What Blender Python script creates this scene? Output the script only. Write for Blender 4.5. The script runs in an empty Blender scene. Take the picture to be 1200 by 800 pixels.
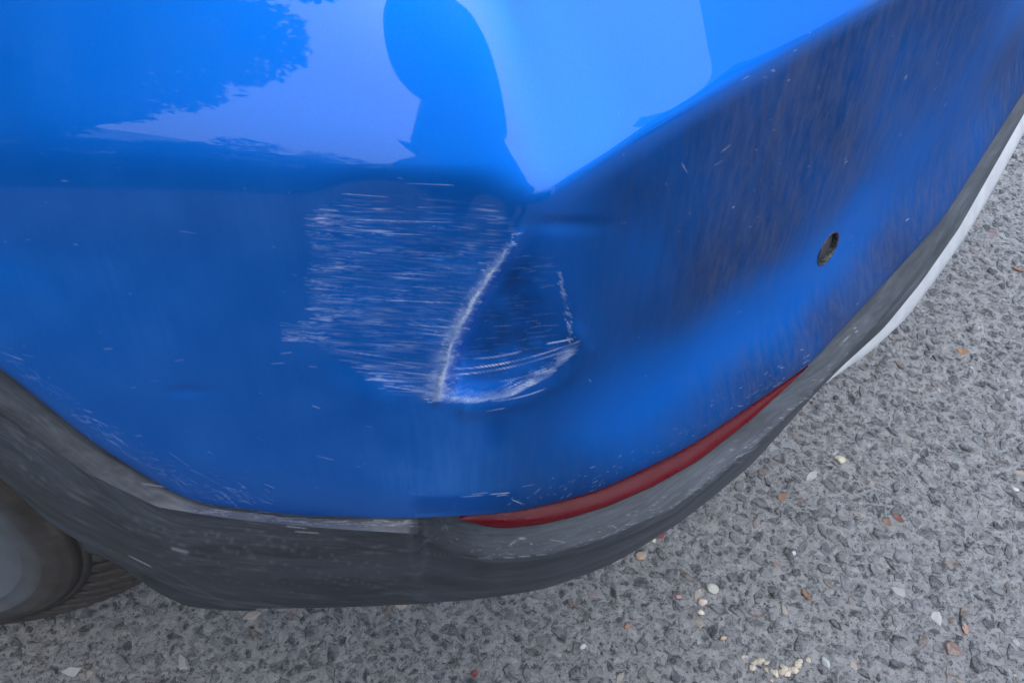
import bpy, math, random
import numpy as np
from mathutils import Vector, Matrix

R = math.radians
rng = np.random.default_rng(11)
random.seed(11)
scene = bpy.context.scene
COL = scene.collection

# ------------------------------------------------------------------ camera, sky, sun, exposure
CAM_Z, PITCH, FOV = 1.05, 50.0, 65.0
cam_data = bpy.data.cameras.new('camera')
cam_data.sensor_width = 36.0
cam_data.lens = 18.0 / math.tan(R(FOV / 2))
cam_data.clip_start, cam_data.clip_end = 0.01, 2000.0
cam = bpy.data.objects.new('camera', cam_data)
COL.objects.link(cam)
cam.location = (0, 0, CAM_Z)
cam.rotation_euler = (R(90 - PITCH), 0, 0)
scene.camera = cam

SUN_EL, SUN_AZ = 68.0, 164.0            # azimuth counted clockwise from +Y
world = bpy.data.worlds.new('World')
scene.world = world
world.use_nodes = True
wn, wl = world.node_tree.nodes, world.node_tree.links
wn.clear()
w_out = wn.new('ShaderNodeOutputWorld')
w_bg = wn.new('ShaderNodeBackground')
w_sky = wn.new('ShaderNodeTexSky')
w_sky.sky_type = 'NISHITA'
w_sky.sun_disc = False
w_sky.sun_elevation = R(SUN_EL)
w_sky.sun_rotation = R(SUN_AZ)
w_sky.air_density = 1.0
w_sky.dust_density = 1.6
w_sky.ozone_density = 1.0
w_bg.inputs['Strength'].default_value = 0.15
wl.new(w_sky.outputs[0], w_bg.inputs[0])
wl.new(w_bg.outputs[0], w_out.inputs[0])

sun_data = bpy.data.lights.new('sun', 'SUN')
sun_data.energy = 1.5
sun_data.angle = R(102)
sun_data.color = (0.94, 0.975, 1.0)
sun = bpy.data.objects.new('sun', sun_data)
COL.objects.link(sun)
sd = Vector((math.sin(R(SUN_AZ)) * math.cos(R(SUN_EL)), math.cos(R(SUN_AZ)) * math.cos(R(SUN_EL)), math.sin(R(SUN_EL))))
sun.rotation_euler = sd.to_track_quat('Z', 'Y').to_euler()

scene.view_settings.view_transform = 'Standard'
scene.view_settings.look = 'None'
scene.view_settings.gamma = 1.0
scene.view_settings.exposure = 1.25
scene.view_settings.use_curve_mapping = False

# ------------------------------------------------------------------ helpers
FPX = 600.0 / math.tan(R(FOV / 2))
SP, CP = math.sin(R(PITCH)), math.cos(R(PITCH))

def ray(px, py):
    a, b = (px - 600.0) / FPX, (400.0 - py) / FPX
    return np.array([a, CP + b * SP, -SP + b * CP])

def at(px, py, z=None, y=None):
    """Measured point: the place at height z (or distance y) that the photograph shows at px, py."""
    d = ray(px, py)
    t = (z - CAM_Z) / d[2] if z is not None else y / d[1]
    return np.array([0, 0, CAM_Z]) + d * t

def proj(P):
    P = np.asarray(P)
    q = P - np.array([0, 0, CAM_Z])
    dep = q[..., 1] * CP - q[..., 2] * SP
    up = q[..., 1] * SP + q[..., 2] * CP
    return 600 + FPX * q[..., 0] / dep, 400 - FPX * up / dep

def sstep(x, a, b):
    t = np.clip((x - a) / (b - a), 0, 1)
    return t * t * (3 - 2 * t)

def new_mesh(name, V, F):
    me = bpy.data.meshes.new(name)
    me.from_pydata([tuple(map(float, v)) for v in V], [], [tuple(int(i) for i in f) for f in F])
    me.validate(); me.update()
    return me

def grid_mesh(name, P, close_u=False, keep=None):
    """P: (rows, cols, 3) array of points joined into quads."""
    nv, nu = P.shape[:2]
    me = bpy.data.meshes.new(name)
    me.vertices.add(nv * nu)
    me.vertices.foreach_set('co', np.ascontiguousarray(P, dtype=np.float32).ravel())
    i = np.arange(nv - 1)[:, None] * nu
    j = np.arange(nu if close_u else nu - 1)[None, :]
    j1 = (j + 1) % nu
    q = np.stack([i + j, i + nu + j, i + nu + j1, i + j1], -1).reshape(-1, 4)
    if keep is not None:
        q = q[keep.ravel()]
    n = len(q)
    me.loops.add(n * 4)
    me.loops.foreach_set('vertex_index', q.astype(np.int32).ravel())
    me.polygons.add(n)
    me.polygons.foreach_set('loop_start', np.arange(n, dtype=np.int32) * 4)
    me.polygons.foreach_set('loop_total', np.full(n, 4, np.int32))
    me.polygons.foreach_set('use_smooth', np.ones(n, bool))
    me.update(calc_edges=True)
    return me

def link(name, me, mat=None, parent=None):
    o = bpy.data.objects.new(name, me)
    COL.objects.link(o)
    if mat is not None and me is not None:
        me.materials.append(mat)
    if parent is not None:
        o.parent = parent
    return o

def empty(name, loc=(0, 0, 0)):
    o = bpy.data.objects.new(name, None)
    COL.objects.link(o)
    o.location = loc
    return o

def tag(o, label=None, cat=None, group=None, kind=None):
    for k, v in (('label', label), ('category', cat), ('group', group), ('kind', kind)):
        if v:
            o[k] = v
    return o

def smooth(me):
    me.polygons.foreach_set('use_smooth', np.ones(len(me.polygons), bool))

class NT:
    """Small material builder."""
    def __init__(s, name):
        s.m = bpy.data.materials.new(name)
        s.m.use_nodes = True
        s.n, s.l = s.m.node_tree.nodes, s.m.node_tree.links
        s.b = s.n['Principled BSDF']
        s.tc = None
    def node(s, t, **kw):
        x = s.n.new(t)
        for k, v in kw.items():
            setattr(x, k, v)
        return x
    def put(s, sock, v):
        if hasattr(v, 'is_output'):
            s.l.new(v, sock)
        elif isinstance(v, (tuple, list)) and len(v) == 3 and sock.type == 'RGBA':
            sock.default_value = (*v, 1)
        else:
            sock.default_value = v
    def set(s, **kw):
        for k, v in kw.items():
            s.put(s.b.inputs[k.replace('_', ' ')], v)
        return s
    def coord(s, which='Object'):
        if s.tc is None:
            s.tc = s.node('ShaderNodeTexCoord')
        return s.tc.outputs[which]
    def scale(s, vec, sc, rot=(0, 0, 0)):
        m = s.node('ShaderNodeMapping')
        s.l.new(vec, m.inputs[0])
        m.inputs['Scale'].default_value = sc
        m.inputs['Rotation'].default_value = rot
        return m.outputs[0]
    def noise(s, scale, detail=4, rough=0.6, vec=None, dist=0.0, out='Fac'):
        x = s.node('ShaderNodeTexNoise')
        s.l.new(vec if vec is not None else s.coord(), x.inputs['Vector'])
        x.inputs['Scale'].default_value = scale
        x.inputs['Detail'].default_value = detail
        x.inputs['Roughness'].default_value = rough
        x.inputs['Distortion'].default_value = dist
        return x.outputs[out]
    def vor(s, scale, feature='F1', vec=None, out='Distance', rnd=1.0):
        x = s.node('ShaderNodeTexVoronoi', feature=feature)
        s.l.new(vec if vec is not None else s.coord(), x.inputs['Vector'])
        x.inputs['Scale'].default_value = scale
        x.inputs['Randomness'].default_value = rnd
        return x.outputs[out]
    def ramp(s, fac, stops, interp='LINEAR'):
        x = s.node('ShaderNodeValToRGB')
        x.color_ramp.interpolation = interp
        e = x.color_ramp.elements
        while len(e) < len(stops):
            e.new(0.5)
        for k, (p, c) in enumerate(stops):
            e[k].position = p
            e[k].color = (*c, 1) if isinstance(c, (tuple, list)) else (c, c, c, 1)
        s.put(x.inputs[0], fac)
        return x.outputs[0]
    def mix(s, fac, a, b, mode='MIX'):
        x = s.node('ShaderNodeMix', data_type='RGBA', blend_type=mode)
        s.put(x.inputs[0], fac); s.put(x.inputs[6], a); s.put(x.inputs[7], b)
        return x.outputs[2]
    def math(s, op, a, b=0.0, clamp=False):
        x = s.node('ShaderNodeMath', operation=op, use_clamp=clamp)
        s.put(x.inputs[0], a); s.put(x.inputs[1], b)
        return x.outputs[0]
    def attr(s, name, out='Fac'):
        x = s.node('ShaderNodeAttribute', attribute_name=name)
        return x.outputs[out]
    def bump(s, h, strength=0.5, dist=0.001, normal=None):
        x = s.node('ShaderNodeBump')
        x.inputs['Strength'].default_value = strength
        x.inputs['Distance'].default_value = dist
        s.put(x.inputs['Height'], h)
        if normal is not None:
            s.l.new(normal, x.inputs['Normal'])
        return x.outputs[0]

# ------------------------------------------------------------------ materials
def make_paint(name, base=(0.0001, 0.160, 0.68), wear=True):
    t = NT(name)
    flake = t.vor(2600, out='Color')
    fl = t.mix(0.10, base, flake, 'OVERLAY')
    col, rough, coat = fl, 0.48, 1.0
    met = 0.82
    if wear:
        uv = t.coord('UV')
        dust = t.attr('dust'); scr = t.attr('scratch'); shade_grime = t.attr('shade_grime')
        # fine dust film, blotchy, drawn down in runs
        runs = t.ramp(t.noise(38, 6, 0.7, t.scale(uv, (6.0, 0.30, 1))), [(0.36, 0.05), (0.66, 1.0)])
        blot = t.noise(22, 6, 0.7, uv)
        film = t.math('MULTIPLY', dust, t.math('ADD', t.math('MULTIPLY', runs, 0.25), t.math('MULTIPLY', blot, 0.8)))
        film = t.math('MULTIPLY', film, 0.45, True)
        c1 = t.mix(film, fl, (0.055, 0.225, 0.60))
        gr = t.math('MULTIPLY', shade_grime, t.ramp(t.noise(30, 7, 0.72, t.scale(uv, (3.4, 0.6, 1))), [(0.30, 0.87), (0.70, 1.0)]), True)
        c2 = t.mix(gr, c1, (0.003, 0.030, 0.118))  # navy tone stands in for shade, with some road dirt
        brown = t.math('MULTIPLY', t.attr('powder'), t.ramp(t.noise(9, 6, 0.7, t.scale(uv, (1.6, 0.8, 1))), [(0.40, 0.0), (0.72, 1.0)]))
        c2 = t.mix(t.math('MULTIPLY', brown, 0.42), c2, (0.070, 0.068, 0.090))
        dustf = t.math('MULTIPLY', t.attr('powder'), t.ramp(t.noise(55, 8, 0.75, t.scale(uv, (2.4, 0.55, 1))), [(0.42, 0.0), (0.75, 1.0)]))
        c2 = t.mix(t.math('MULTIPLY', dustf, 0.22), c2, (0.20, 0.19, 0.20))
        c3 = t.mix(scr, c2, (0.80, 0.86, 0.93))
        col = c3
        wear_shade = t.math('ADD', t.math('ADD', film, gr), scr, True)
        met = t.math('MULTIPLY', t.math('SUBTRACT', 1.0, wear_shade, True), 0.82)
        rough = t.math('ADD', 0.48, t.math('MULTIPLY', wear_shade, 0.4))
        dull = t.attr('dull')
        coat = t.math('SUBTRACT', 1.0, t.math('ADD', t.math('ADD', t.math('MULTIPLY', scr, 0.8), t.math('MULTIPLY', gr, 0.6)), dull, True), True)
        crough = t.math('ADD', 0.012, t.math('ADD', t.math('MULTIPLY', film, 0.22), t.math('ADD', t.math('MULTIPLY', gr, 0.4), t.math('MULTIPLY', dull, 0.30))))
        t.set(Coat_Roughness=crough)
        peel = t.noise(900, 2, 0.5)
        nb = t.bump(peel, 0.03, 0.0004)
        t.set(Normal=t.bump(scr, 0.35, 0.0003, nb), Coat_Normal=t.bump(scr, 0.2, 0.0002))
    else:
        t.set(Coat_Roughness=0.02)
    t.set(Base_Color=col, Metallic=met, Roughness=rough, Coat_Weight=coat, Coat_IOR=1.36, Specular_IOR_Level=0.12)
    return t.m

M = {}
M['paint'] = make_paint('dented_blue_paint')
M['paint_plain'] = make_paint('blue_paint', wear=False)

t = NT('black_plastic')
uv = t.coord('UV')
n1 = t.noise(17, 7, 0.68, t.scale(uv, (0.55, 2.8, 1)), 0.9)
n2 = t.noise(120, 5, 0.7, t.scale(uv, (0.35, 3.0, 1)))
n3 = t.noise(7, 3, 0.5, uv)
dirt = t.math('ADD', t.math('MULTIPLY', n1, 0.6), t.math('MULTIPLY', n2, 0.4))
c = t.ramp(dirt, [(0.34, (0.013, 0.017, 0.022)), (0.46, (0.027, 0.034, 0.043)), (0.56, (0.054, 0.065, 0.080)), (0.70, (0.10, 0.115, 0.136))])
c = t.mix(t.ramp(n3, [(0.35, 0.0), (0.65, 0.25)]), c, (0.070, 0.077, 0.087))
c = t.mix(t.attr('scratch'), c, (0.50, 0.52, 0.55))
t.set(Base_Color=c, Roughness=t.ramp(dirt, [(0.3, 0.42), (0.7, 0.72)]), Specular_IOR_Level=0.45,
      Normal=t.bump(t.noise(1500, 3, 0.6), 0.25, 0.0006))
M['plastic'] = t.m

t = NT('dark_liner'); t.set(Base_Color=(0.012, 0.012, 0.013), Roughness=0.9); M['liner'] = t.m

t = NT('red_reflector')
n = t.noise(60, 5, 0.7, t.scale(t.coord('UV'), (1, 2, 1)))
ribs = t.noise(9, 2, 0.5, t.coord('UV'))
c = t.mix(t.ramp(n, [(0.35, 0.05), (0.75, 0.40)]), (0.105, 0.002, 0.007), (0.085, 0.024, 0.030))
prism = t.vor(330, 'F1', t.coord('UV'))
t.set(Base_Color=c, Roughness=t.ramp(n, [(0.3, 0.18), (0.7, 0.5)]), Specular_IOR_Level=0.18, Normal=t.bump(prism, 0.18, 0.0006))
M['red'] = t.m

t = NT('silver_plastic')
n = t.noise(40, 5, 0.6)
t.set(Base_Color=t.ramp(n, [(0.3, (0.46, 0.49, 0.51)), (0.7, (0.60, 0.63, 0.65))]), Roughness=0.42, Metallic=0.15)
M['silver'] = t.m

t = NT('tyre_rubber')
n = t.noise(18, 6, 0.7); n2 = t.noise(70, 5, 0.7)
c = t.ramp(n, [(0.3, (0.030, 0.027, 0.026)), (0.55, (0.052, 0.047, 0.044)), (0.75, (0.090, 0.083, 0.078))])
c = t.mix(t.attr('scratch'), c, (0.13, 0.155, 0.185))
c = t.mix(t.attr('groove'), c, (0.008, 0.008, 0.008))
c = t.mix(t.ramp(n2, [(0.6, 0.0), (0.75, 0.30)]), c, (0.13, 0.125, 0.12))
t.set(Base_Color=c, Roughness=0.8, Normal=t.bump(t.noise(600, 4, 0.6), 0.4, 0.0006))
M['rubber'] = t.m

t = NT('alloy'); t.set(Base_Color=(0.55, 0.56, 0.58), Metallic=0.85, Roughness=0.32); M['alloy'] = t.m
t = NT('black_gloss'); t.set(Base_Color=(0.01, 0.01, 0.011), Roughness=0.3); M['gloss'] = t.m
t = NT('sensor_face'); n = t.noise(300, 4, 0.6)
t.set(Base_Color=t.ramp(n, [(0.3, (0.022, 0.025, 0.031)), (0.7, (0.042, 0.046, 0.054))]), Roughness=0.5); M['sensor'] = t.m
t = NT('sensor_rim'); n = t.noise(420, 4, 0.6)
t.set(Base_Color=t.ramp(n, [(0.45, (0.012, 0.014, 0.017)), (0.75, (0.10, 0.11, 0.11))]), Roughness=0.45); M['sensor_rim'] = t.m
t = NT('tinted_glass'); t.set(Base_Color=(0.01, 0.012, 0.014), Roughness=0.03, Specular_IOR_Level=0.6); M['glass'] = t.m
t = NT('lamp_red'); t.set(Base_Color=(0.30, 0.008, 0.012), Roughness=0.08, Coat_Weight=1.0); M['lamp'] = t.m

# asphalt: stone chips in a pale worn binder
def binder(t):
    """Shared look of the worn surface, in world space: returns colour, relief, cover mask."""
    geo = t.node('ShaderNodeNewGeometry')
    P = geo.outputs['Position']
    wob = t.noise(160, 4, 0.7, P, out='Color')
    va = t.node('ShaderNodeVectorMath', operation='MULTIPLY_ADD')
    t.l.new(wob, va.inputs[0]); va.inputs[1].default_value = (.011, .011, 0); t.l.new(P, va.inputs[2])
    Q = va.outputs[0]
    e1 = t.vor(64, 'DISTANCE_TO_EDGE', Q)
    c1 = t.vor(64, 'F1', Q, 'Color')
    c2 = t.vor(130, 'F1', Q, 'Color')
    s1 = t.node('ShaderNodeSeparateColor'); t.l.new(c1, s1.inputs[0])
    s2 = t.node('ShaderNodeSeparateColor'); t.l.new(c2, s2.inputs[0])
    stops = [(0.0, (.018, .022, .027)), (.24, (.038, .044, .050)), (.46, (.072, .079, .085)), (.66, (.13, .133, .135)), (.80, (.25, .25, .246)), (.90, (.20, .155, .128)), (.945, (.36, .33, .29)), (.975, (.46, .46, .45))]
    chips1 = t.ramp(s1.outputs[0], stops, 'CONSTANT')
    chips2 = t.ramp(s2.outputs[0], stops, 'CONSTANT')
    pick_ = t.ramp(s1.outputs[1], [(.40, 0.0), (.46, 1.0)])
    chips = t.mix(pick_, chips2, chips1)
    mid = t.noise(72, 8, .78, P, .8)
    fine = t.noise(620, 4, .7, P)
    big = t.noise(2.0, 4, .6, P)
    net = t.ramp(mid, [(.30, (.09, .095, .10)), (.41, (.25, .257, .262)), (.53, (.43, .435, .438)), (.70, (.64, .639, .63))])
    cover = t.ramp(t.math('ADD', t.math('MULTIPLY', mid, .75), t.math('MULTIPLY', fine, .35)), [(.505, 0.0), (.55, 1.0)])
    ed1 = t.math('MULTIPLY', t.ramp(e1, [(.06, 1.0), (.17, 0.0)]), 1.0)
    m_ = t.math('MAXIMUM', cover, ed1)
    colr = t.mix(m_, chips, net)
    colr = t.mix(.25, colr, t.ramp(fine, [(.34, .06), (.5, .22), (.68, .50)]))
    colr = t.mix(t.ramp(big, [(.35, 0.0), (.7, .18)]), colr, (.31, .307, .30))
    h = t.math('ADD', t.math('MULTIPLY', mid, 1.0), t.math('MULTIPLY', fine, .5))
    h = t.math('ADD', h, t.math('MULTIPLY', e1, -.8))
    pit = t.ramp(t.noise(190, 3, .6, P), [(.34, 1.0), (.43, 0.0)])
    colr = t.mix(t.math('MULTIPLY', pit, .8), colr, (.028, .030, .033))  # pits darkened in colour to stand in for their shade
    return colr, h, cover, net, fine
t = NT('asphalt_binder')
colr, h, cover, net, fine = binder(t)
t.set(Base_Color=colr, Roughness=.85, Specular_IOR_Level=.4, Normal=t.bump(h, 1.0, .007))
M['asphalt'] = t.m
for nm in ('aggregate', 'stone'):
    t = NT(nm)
    colr, h, cover, net, fine = binder(t)
    if nm == 'aggregate':
        c = t.attr('tone', 'Color')
    else:
        c = t.node('ShaderNodeObjectInfo').outputs['Color']
    c = t.mix(t.math('MULTIPLY', cover, .30), c, net)
    c = t.mix(.10, c, t.ramp(fine, [(.34, .06), (.5, .17), (.68, .40)]))
    t.set(Base_Color=c, Roughness=.7, Specular_IOR_Level=.45, Normal=t.bump(h, .7, .002))
    M[nm] = t.m
t = NT('pebble')
n = t.noise(420, 5, .7); oc = t.node('ShaderNodeObjectInfo').outputs['Color']
c = t.mix(t.ramp(n, [(.38, 0.0), (.72, .55)]), oc, (.10, .085, .07))
t.set(Base_Color=c, Roughness=.6, Normal=t.bump(n, .5, .001)); M['pebble'] = t.m

# ------------------------------------------------------------------ the ground
GR = 400.0
gnd = link('ground', new_mesh('ground', [(-GR, -GR, 0), (GR, -GR, 0), (GR, GR, 0), (-GR, GR, 0)], [(0, 1, 2, 3)]), M['asphalt'])
tag(gnd, kind='structure')

# ------------------------------------------------------------------ the car: measured lines of the rear corner
def W(*p):
    return np.array(p, float)

B_st = [W(-1.40, .335, .36), W(-1.20, .315, .68), W(-.75, .305, .875), W(-.43, .307, .80),
        at(0, 428, y=.305), at(100, 513, y=.297), at(220, 588, y=.290), at(350, 604, y=.290),
        at(480, 607, z=.497), at(600, 601, z=.487), at(700, 576, z=.48), at(800, 527, z=.48),
        at(940, 433, z=.48), at(1095, 267, z=.48), at(1200, 105, z=.485), W(.80, 1.07, .50), W(.84, 1.30, .50)]
C_st = [W(-1.40, .365, .93), W(-1.20, .362, .95), W(-.75, .355, .955), W(-.43, .338, .86),
        W(-.325, .330, .803), W(-.285, .328, .80), W(-.235, .326, .80), W(-.160, .324, .797),
        W(-.075, .322, .79), at(635, 241, z=.779), at(735, 172, z=.79), at(850, 104, z=.795),
        at(1030, 0, z=.80), at(1230, -118, z=.80), W(.60, .895, .80), W(.755, 1.09, .80), W(.80, 1.31, .80)]
K = len(B_st)
B_st, C_st = np.array(B_st), np.array(C_st)
st_q = np.concatenate([[0], np.cumsum(np.linalg.norm(np.diff(B_st, axis=0), axis=1))])
NQ = 3200
q = np.linspace(0, st_q[-1], NQ)
dq = q[1] - q[0]
def k2q(k):
    return np.interp(k, np.arange(K), st_q)
def q2k(x):
    return np.interp(x, st_q, np.arange(K))

def gsmooth(A, sig):
    """Gaussian smoothing along the line, ends held."""
    n = int(4 * sig / dq) + 1
    x = np.arange(-n, n + 1) * dq
    w = np.exp(-.5 * (x / sig) ** 2); w /= w.sum()
    A = np.asarray(A, float)
    two = A.ndim == 1
    if two: A = A[:, None]
    pre = 2 * A[:1] - A[n:0:-1]
    post = 2 * A[-1:] - A[-2:-n - 2:-1]
    E = np.concatenate([pre, A, post])
    out = np.stack([np.convolve(E[:, c], w, 'valid') for c in range(A.shape[1])], 1)
    return out[:, 0] if two else out

def along(ks, vals, sig=.012):
    """Values given at stations ks, spread smoothly along the bumper."""
    vals = np.asarray(vals, float)
    qs = k2q(np.asarray(ks, float))
    if vals.ndim == 1:
        A = np.interp(q, qs, vals)
    else:
        A = np.stack([np.interp(q, qs, vals[:, c]) for c in range(vals.shape[1])], 1)
    return gsmooth(A, sig)

ks = np.arange(K)
Bl = along(ks, B_st, .016)
Cl = along(ks, C_st, .016)
mid = .5 * (Bl + Cl)
tg = np.gradient(mid[:, :2], axis=0)
tg = gsmooth(tg / np.linalg.norm(tg, axis=1, keepdims=True), .02)
tg /= np.linalg.norm(tg, axis=1, keepdims=True)
Nn = np.stack([tg[:, 1], -tg[:, 0], np.zeros(NQ)], 1)      # outward
Zv = np.array([0, 0, 1.0])

def bspline(ctrl, v, deg=3):
    """Clamped uniform B-spline across the rows. ctrl (rows, n, 3), v in 0..1."""
    r = len(ctrl)
    kn = np.concatenate([np.zeros(deg), np.linspace(0, 1, r - deg + 1), np.ones(deg)])
    v = np.clip(v, 0, 1 - 1e-9)
    N = [((v >= kn[i]) & (v < kn[i + 1])).astype(float) for i in range(len(kn) - 1)]
    for p in range(1, deg + 1):
        M2 = []
        for i in range(len(kn) - 1 - p):
            a = 0 if kn[i + p] == kn[i] else (v - kn[i]) / (kn[i + p] - kn[i])
            b = 0 if kn[i + p + 1] == kn[i + 1] else (kn[i + p + 1] - v) / (kn[i + p + 1] - kn[i + 1])
            M2.append(a * N[i] + b * N[i + 1])
        N = M2
    return np.einsum('rv,rnc->vnc', np.array(N), np.array(ctrl))

# section of the bumper skin: shelf, crease, hollow face, flare, tuck, lower edge
col = lambda a: a[:, None]
delta = along([0, 4, 7, 8.6, 9.2, 10, 12, 16], [.07, .055, .050, .026, .012, .009, .009, .012], .03)
slope = along([0, 8.2, 9.2, 10.5, 16], np.radians([52, 52, 48, 42, 42]), .03)
Av = -Nn * col(np.cos(slope)) + Zv * col(np.sin(slope))
sf = np.tan(slope) / math.tan(R(52))
dn = (Bl - Cl); dn /= np.linalg.norm(dn, axis=1, keepdims=True)
hol1 = along([0, 6, 8, 9, 10, 11, 12, 13, 16], [.006, .006, .005, .002, -.002, -.004, -.005, -.004, -.004], .04)
hol2 = along([0, 6, 8, 9, 10, 11, 12, 13, 16], [.010, .010, .008, .004, -.004, -.007, -.008, -.007, -.007], .04)
hol3 = along([0, 6, 8, 9, 10, 11, 12, 13, 16], [.010, .010, .009, .003, -.009, -.016, -.017, -.015, -.013], .04)
flar = along([0, 6, 8, 9, 10, 11, 12, 13, 16], [.008, .008, .008, .005, .003, .002, .001, .000, .000], .04)
tuck = along([0, 6, 8, 9, 10, 11, 12, 13, 16], [.004, .004, .005, .006, .011, .016, .015, .010, .006], .04)
lerp = lambda f: Cl + (Bl - Cl) * f
rows = [Cl - Nn * .30 + Zv * col(.165 * sf), Cl - Nn * .19 + Zv * col(.150 * sf), Cl - Nn * .105 + Zv * col(.116 * sf), Cl - Nn * .055 + Zv * col(.068 * sf),
        Cl + Av * col(delta) * 1.0, Cl, Cl + dn * col(delta),
        lerp(.32) + Nn * col(hol1), lerp(.50) + Nn * col(hol2), lerp(.72) + Nn * col(hol3),
        lerp(.84) + Nn * col(flar), lerp(.935) + Nn * col(tuck), Bl]
kk = np.concatenate([np.linspace(0, 4, 70, False), np.linspace(4, 6.7, 190, False), np.linspace(6.7, 10.4, 540, False),
                     np.linspace(10.4, 14.4, 340, False), np.linspace(14.4, 16, 30)])
qi = k2q(kk)
def pick(A):
    return np.stack([np.interp(qi, q, A[:, c]) for c in range(A.shape[1])], 1)
ctrl = [pick(r) for r in rows]
vv = np.concatenate([np.linspace(0, .2, 40, False), np.linspace(.2, .34, 60, False), np.linspace(.34, .84, 440, False), np.linspace(.84, 1, 110)])
S = bspline(ctrl, vv)                                   # (V, U, 3)
Nu = pick(Nn)

def surf_normals(S):
    du = np.gradient(S, axis=1); dv = np.gradient(S, axis=0)
    n = np.cross(du, dv)
    n /= np.linalg.norm(n, axis=2, keepdims=True) + 1e-12
    sgn = np.sign((n * (Nu[None] + np.array([0, 0, .6]))).sum(2).mean())
    return n * sgn
SN = surf_normals(S)
PX, PY = proj(S)                                        # where the photograph shows each point of the skin

# ---- the dent
def pl(y, pts):
    pts = np.array(pts, float)
    return np.interp(y, pts[:, 0], pts[:, 1])
ridge = pl(PY, [(250, 622), (265, 612), (300, 590), (340, 562), (370, 545), (400, 530), (440, 520), (472, 513), (500, 510)])
rim = pl(PY, [(250, 640), (265, 645), (300, 658), (340, 668), (380, 678), (405, 682), (420, 674), (435, 660), (450, 635), (462, 600), (470, 560), (476, 520)])
Vm = sstep(PY, 225, 300) * (1 - sstep(PY, 425, 488))
lip_y = np.interp(PX, [500, 520, 560, 600, 640, 672, 690], [478, 477, 475, 467, 449, 416, 380])
left = 1 - sstep(PX, ridge - 75, ridge - 2)
dl = .0042 * sstep(PX, 350, 450) * left * sstep(PY, 190, 260) * (1 - sstep(PY + .25 * (ridge - PX).clip(0, 200), 455, 490))
dr = .0165 * sstep(PX, ridge - 3, ridge + 27) * (1 - sstep(PX, rim - 80, rim + 8)) * np.clip((PY - 236) / 205, 0, 1) * sstep(lip_y - PY, -4, 46)
lip_d = np.full(PX.shape, 1e3)
lipc = np.array([(676, 392), (683, 408), (672, 428), (650, 447), (620, 463), (585, 474), (545, 478)], float)
for a, b in zip(lipc[:-1], lipc[1:]):
    e = b - a; L2 = (e ** 2).sum()
    tt = np.clip(((PX - a[0]) * e[0] + (PY - a[1]) * e[1]) / L2, 0, 1)
    lip_d = np.minimum(lip_d, np.hypot(PX - a[0] - tt * e[0], PY - a[1] - tt * e[1]))
proud = .0026 * np.exp(-(lip_d / 11.0) ** 2)
rd = (PX - ridge)
proud += .0024 * np.exp(-(rd / 6.0) ** 2) * sstep(PY, 260, 290) * (1 - sstep(PY, 465, 482))
small = .0022 * np.exp(-(((PX - 668) / 40) ** 2 + ((PY - 264) / 9) ** 2)) + .0010 * np.exp(-(((PX - 517) / 13) ** 2 + ((PY - 304) / 8) ** 2))
small += .0012 * np.exp(-(((PX - 222) / 26) ** 2 + ((PY - 459) / 6) ** 2)) + .0020 * np.exp(-(((PX - 578) / 16) ** 2 + ((PY - 505) / 22) ** 2))
wav = .0006 * np.sin(PX * .055 + PY * .03) * np.sin(PY * .071 - PX * .017) * Vm * sstep(PX, 380, 460) * (1 - sstep(PX, 640, 690))
front = (SN[..., 1] < .5)
S = S + SN * ((proud - dl - dr - small + wav) * front)[..., None]
SN = surf_normals(S)

# ---- wear marks and painted shade on the skin, laid on a fine raster and carried over to its points
SS = 2
CW, CH = 1300 * SS, 900 * SS
def canvas():
    return np.zeros((CH, CW), np.float32)
def stroke(c, x0, y0, x1, y1, w, a, bow=0.0):
    L = max(abs(x1 - x0), abs(y1 - y0), .6)
    n = int(L * SS * 1.5) + 2
    tq = np.linspace(0, 1, n)
    x = (x0 + (x1 - x0) * tq) * SS; y = (y0 + (y1 - y0) * tq + bow * 4 * tq * (1 - tq)) * SS
    amp = a * np.clip(np.minimum(tq, 1 - tq) * 5 + .25, 0, 1) * rng.uniform(.55, 1.1, n)
    r = int(math.ceil(w * SS)) + 1
    for oy in range(-r, r + 1):
        yi = np.round(y + oy).astype(int)
        d = np.abs(yi - y)
        vst = amp * np.clip(w * SS * .5 + .5 - d, 0, 1)
        xi = x.astype(int)
        ok = (xi >= 0) & (xi < CW) & (yi >= 0) & (yi < CH)
        np.maximum.at(c, (yi[ok], xi[ok]), vst[ok].astype(np.float32))
def fnoise(shape, cell, seed):
    g = np.random.default_rng(seed)
    ny, nx = int(shape[0] / cell[1]) + 3, int(shape[1] / cell[0]) + 3
    a = g.random((ny, nx)).astype(np.float32)
    y = np.arange(shape[0]) / cell[1]; x = np.arange(shape[1]) / cell[0]
    iy, ix = y.astype(int), x.astype(int)
    fy = (y - iy)[:, None]; fx = (x - ix)[None]
    fy = fy * fy * (3 - 2 * fy); fx = fx * fx * (3 - 2 * fx)
    return (a[np.ix_(iy, ix)] * (1 - fy) * (1 - fx) + a[np.ix_(iy + 1, ix)] * fy * (1 - fx)
            + a[np.ix_(iy, ix + 1)] * (1 - fy) * fx + a[np.ix_(iy + 1, ix + 1)] * fy * fx)
YY, XX = np.mgrid[0:CH, 0:CW].astype(np.float32) / SS
def ridge_x(y):
    return np.interp(y, [265, 300, 340, 370, 400, 440, 472], [612, 590, 562, 545, 530, 520, 513])

scr = canvas()
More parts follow.
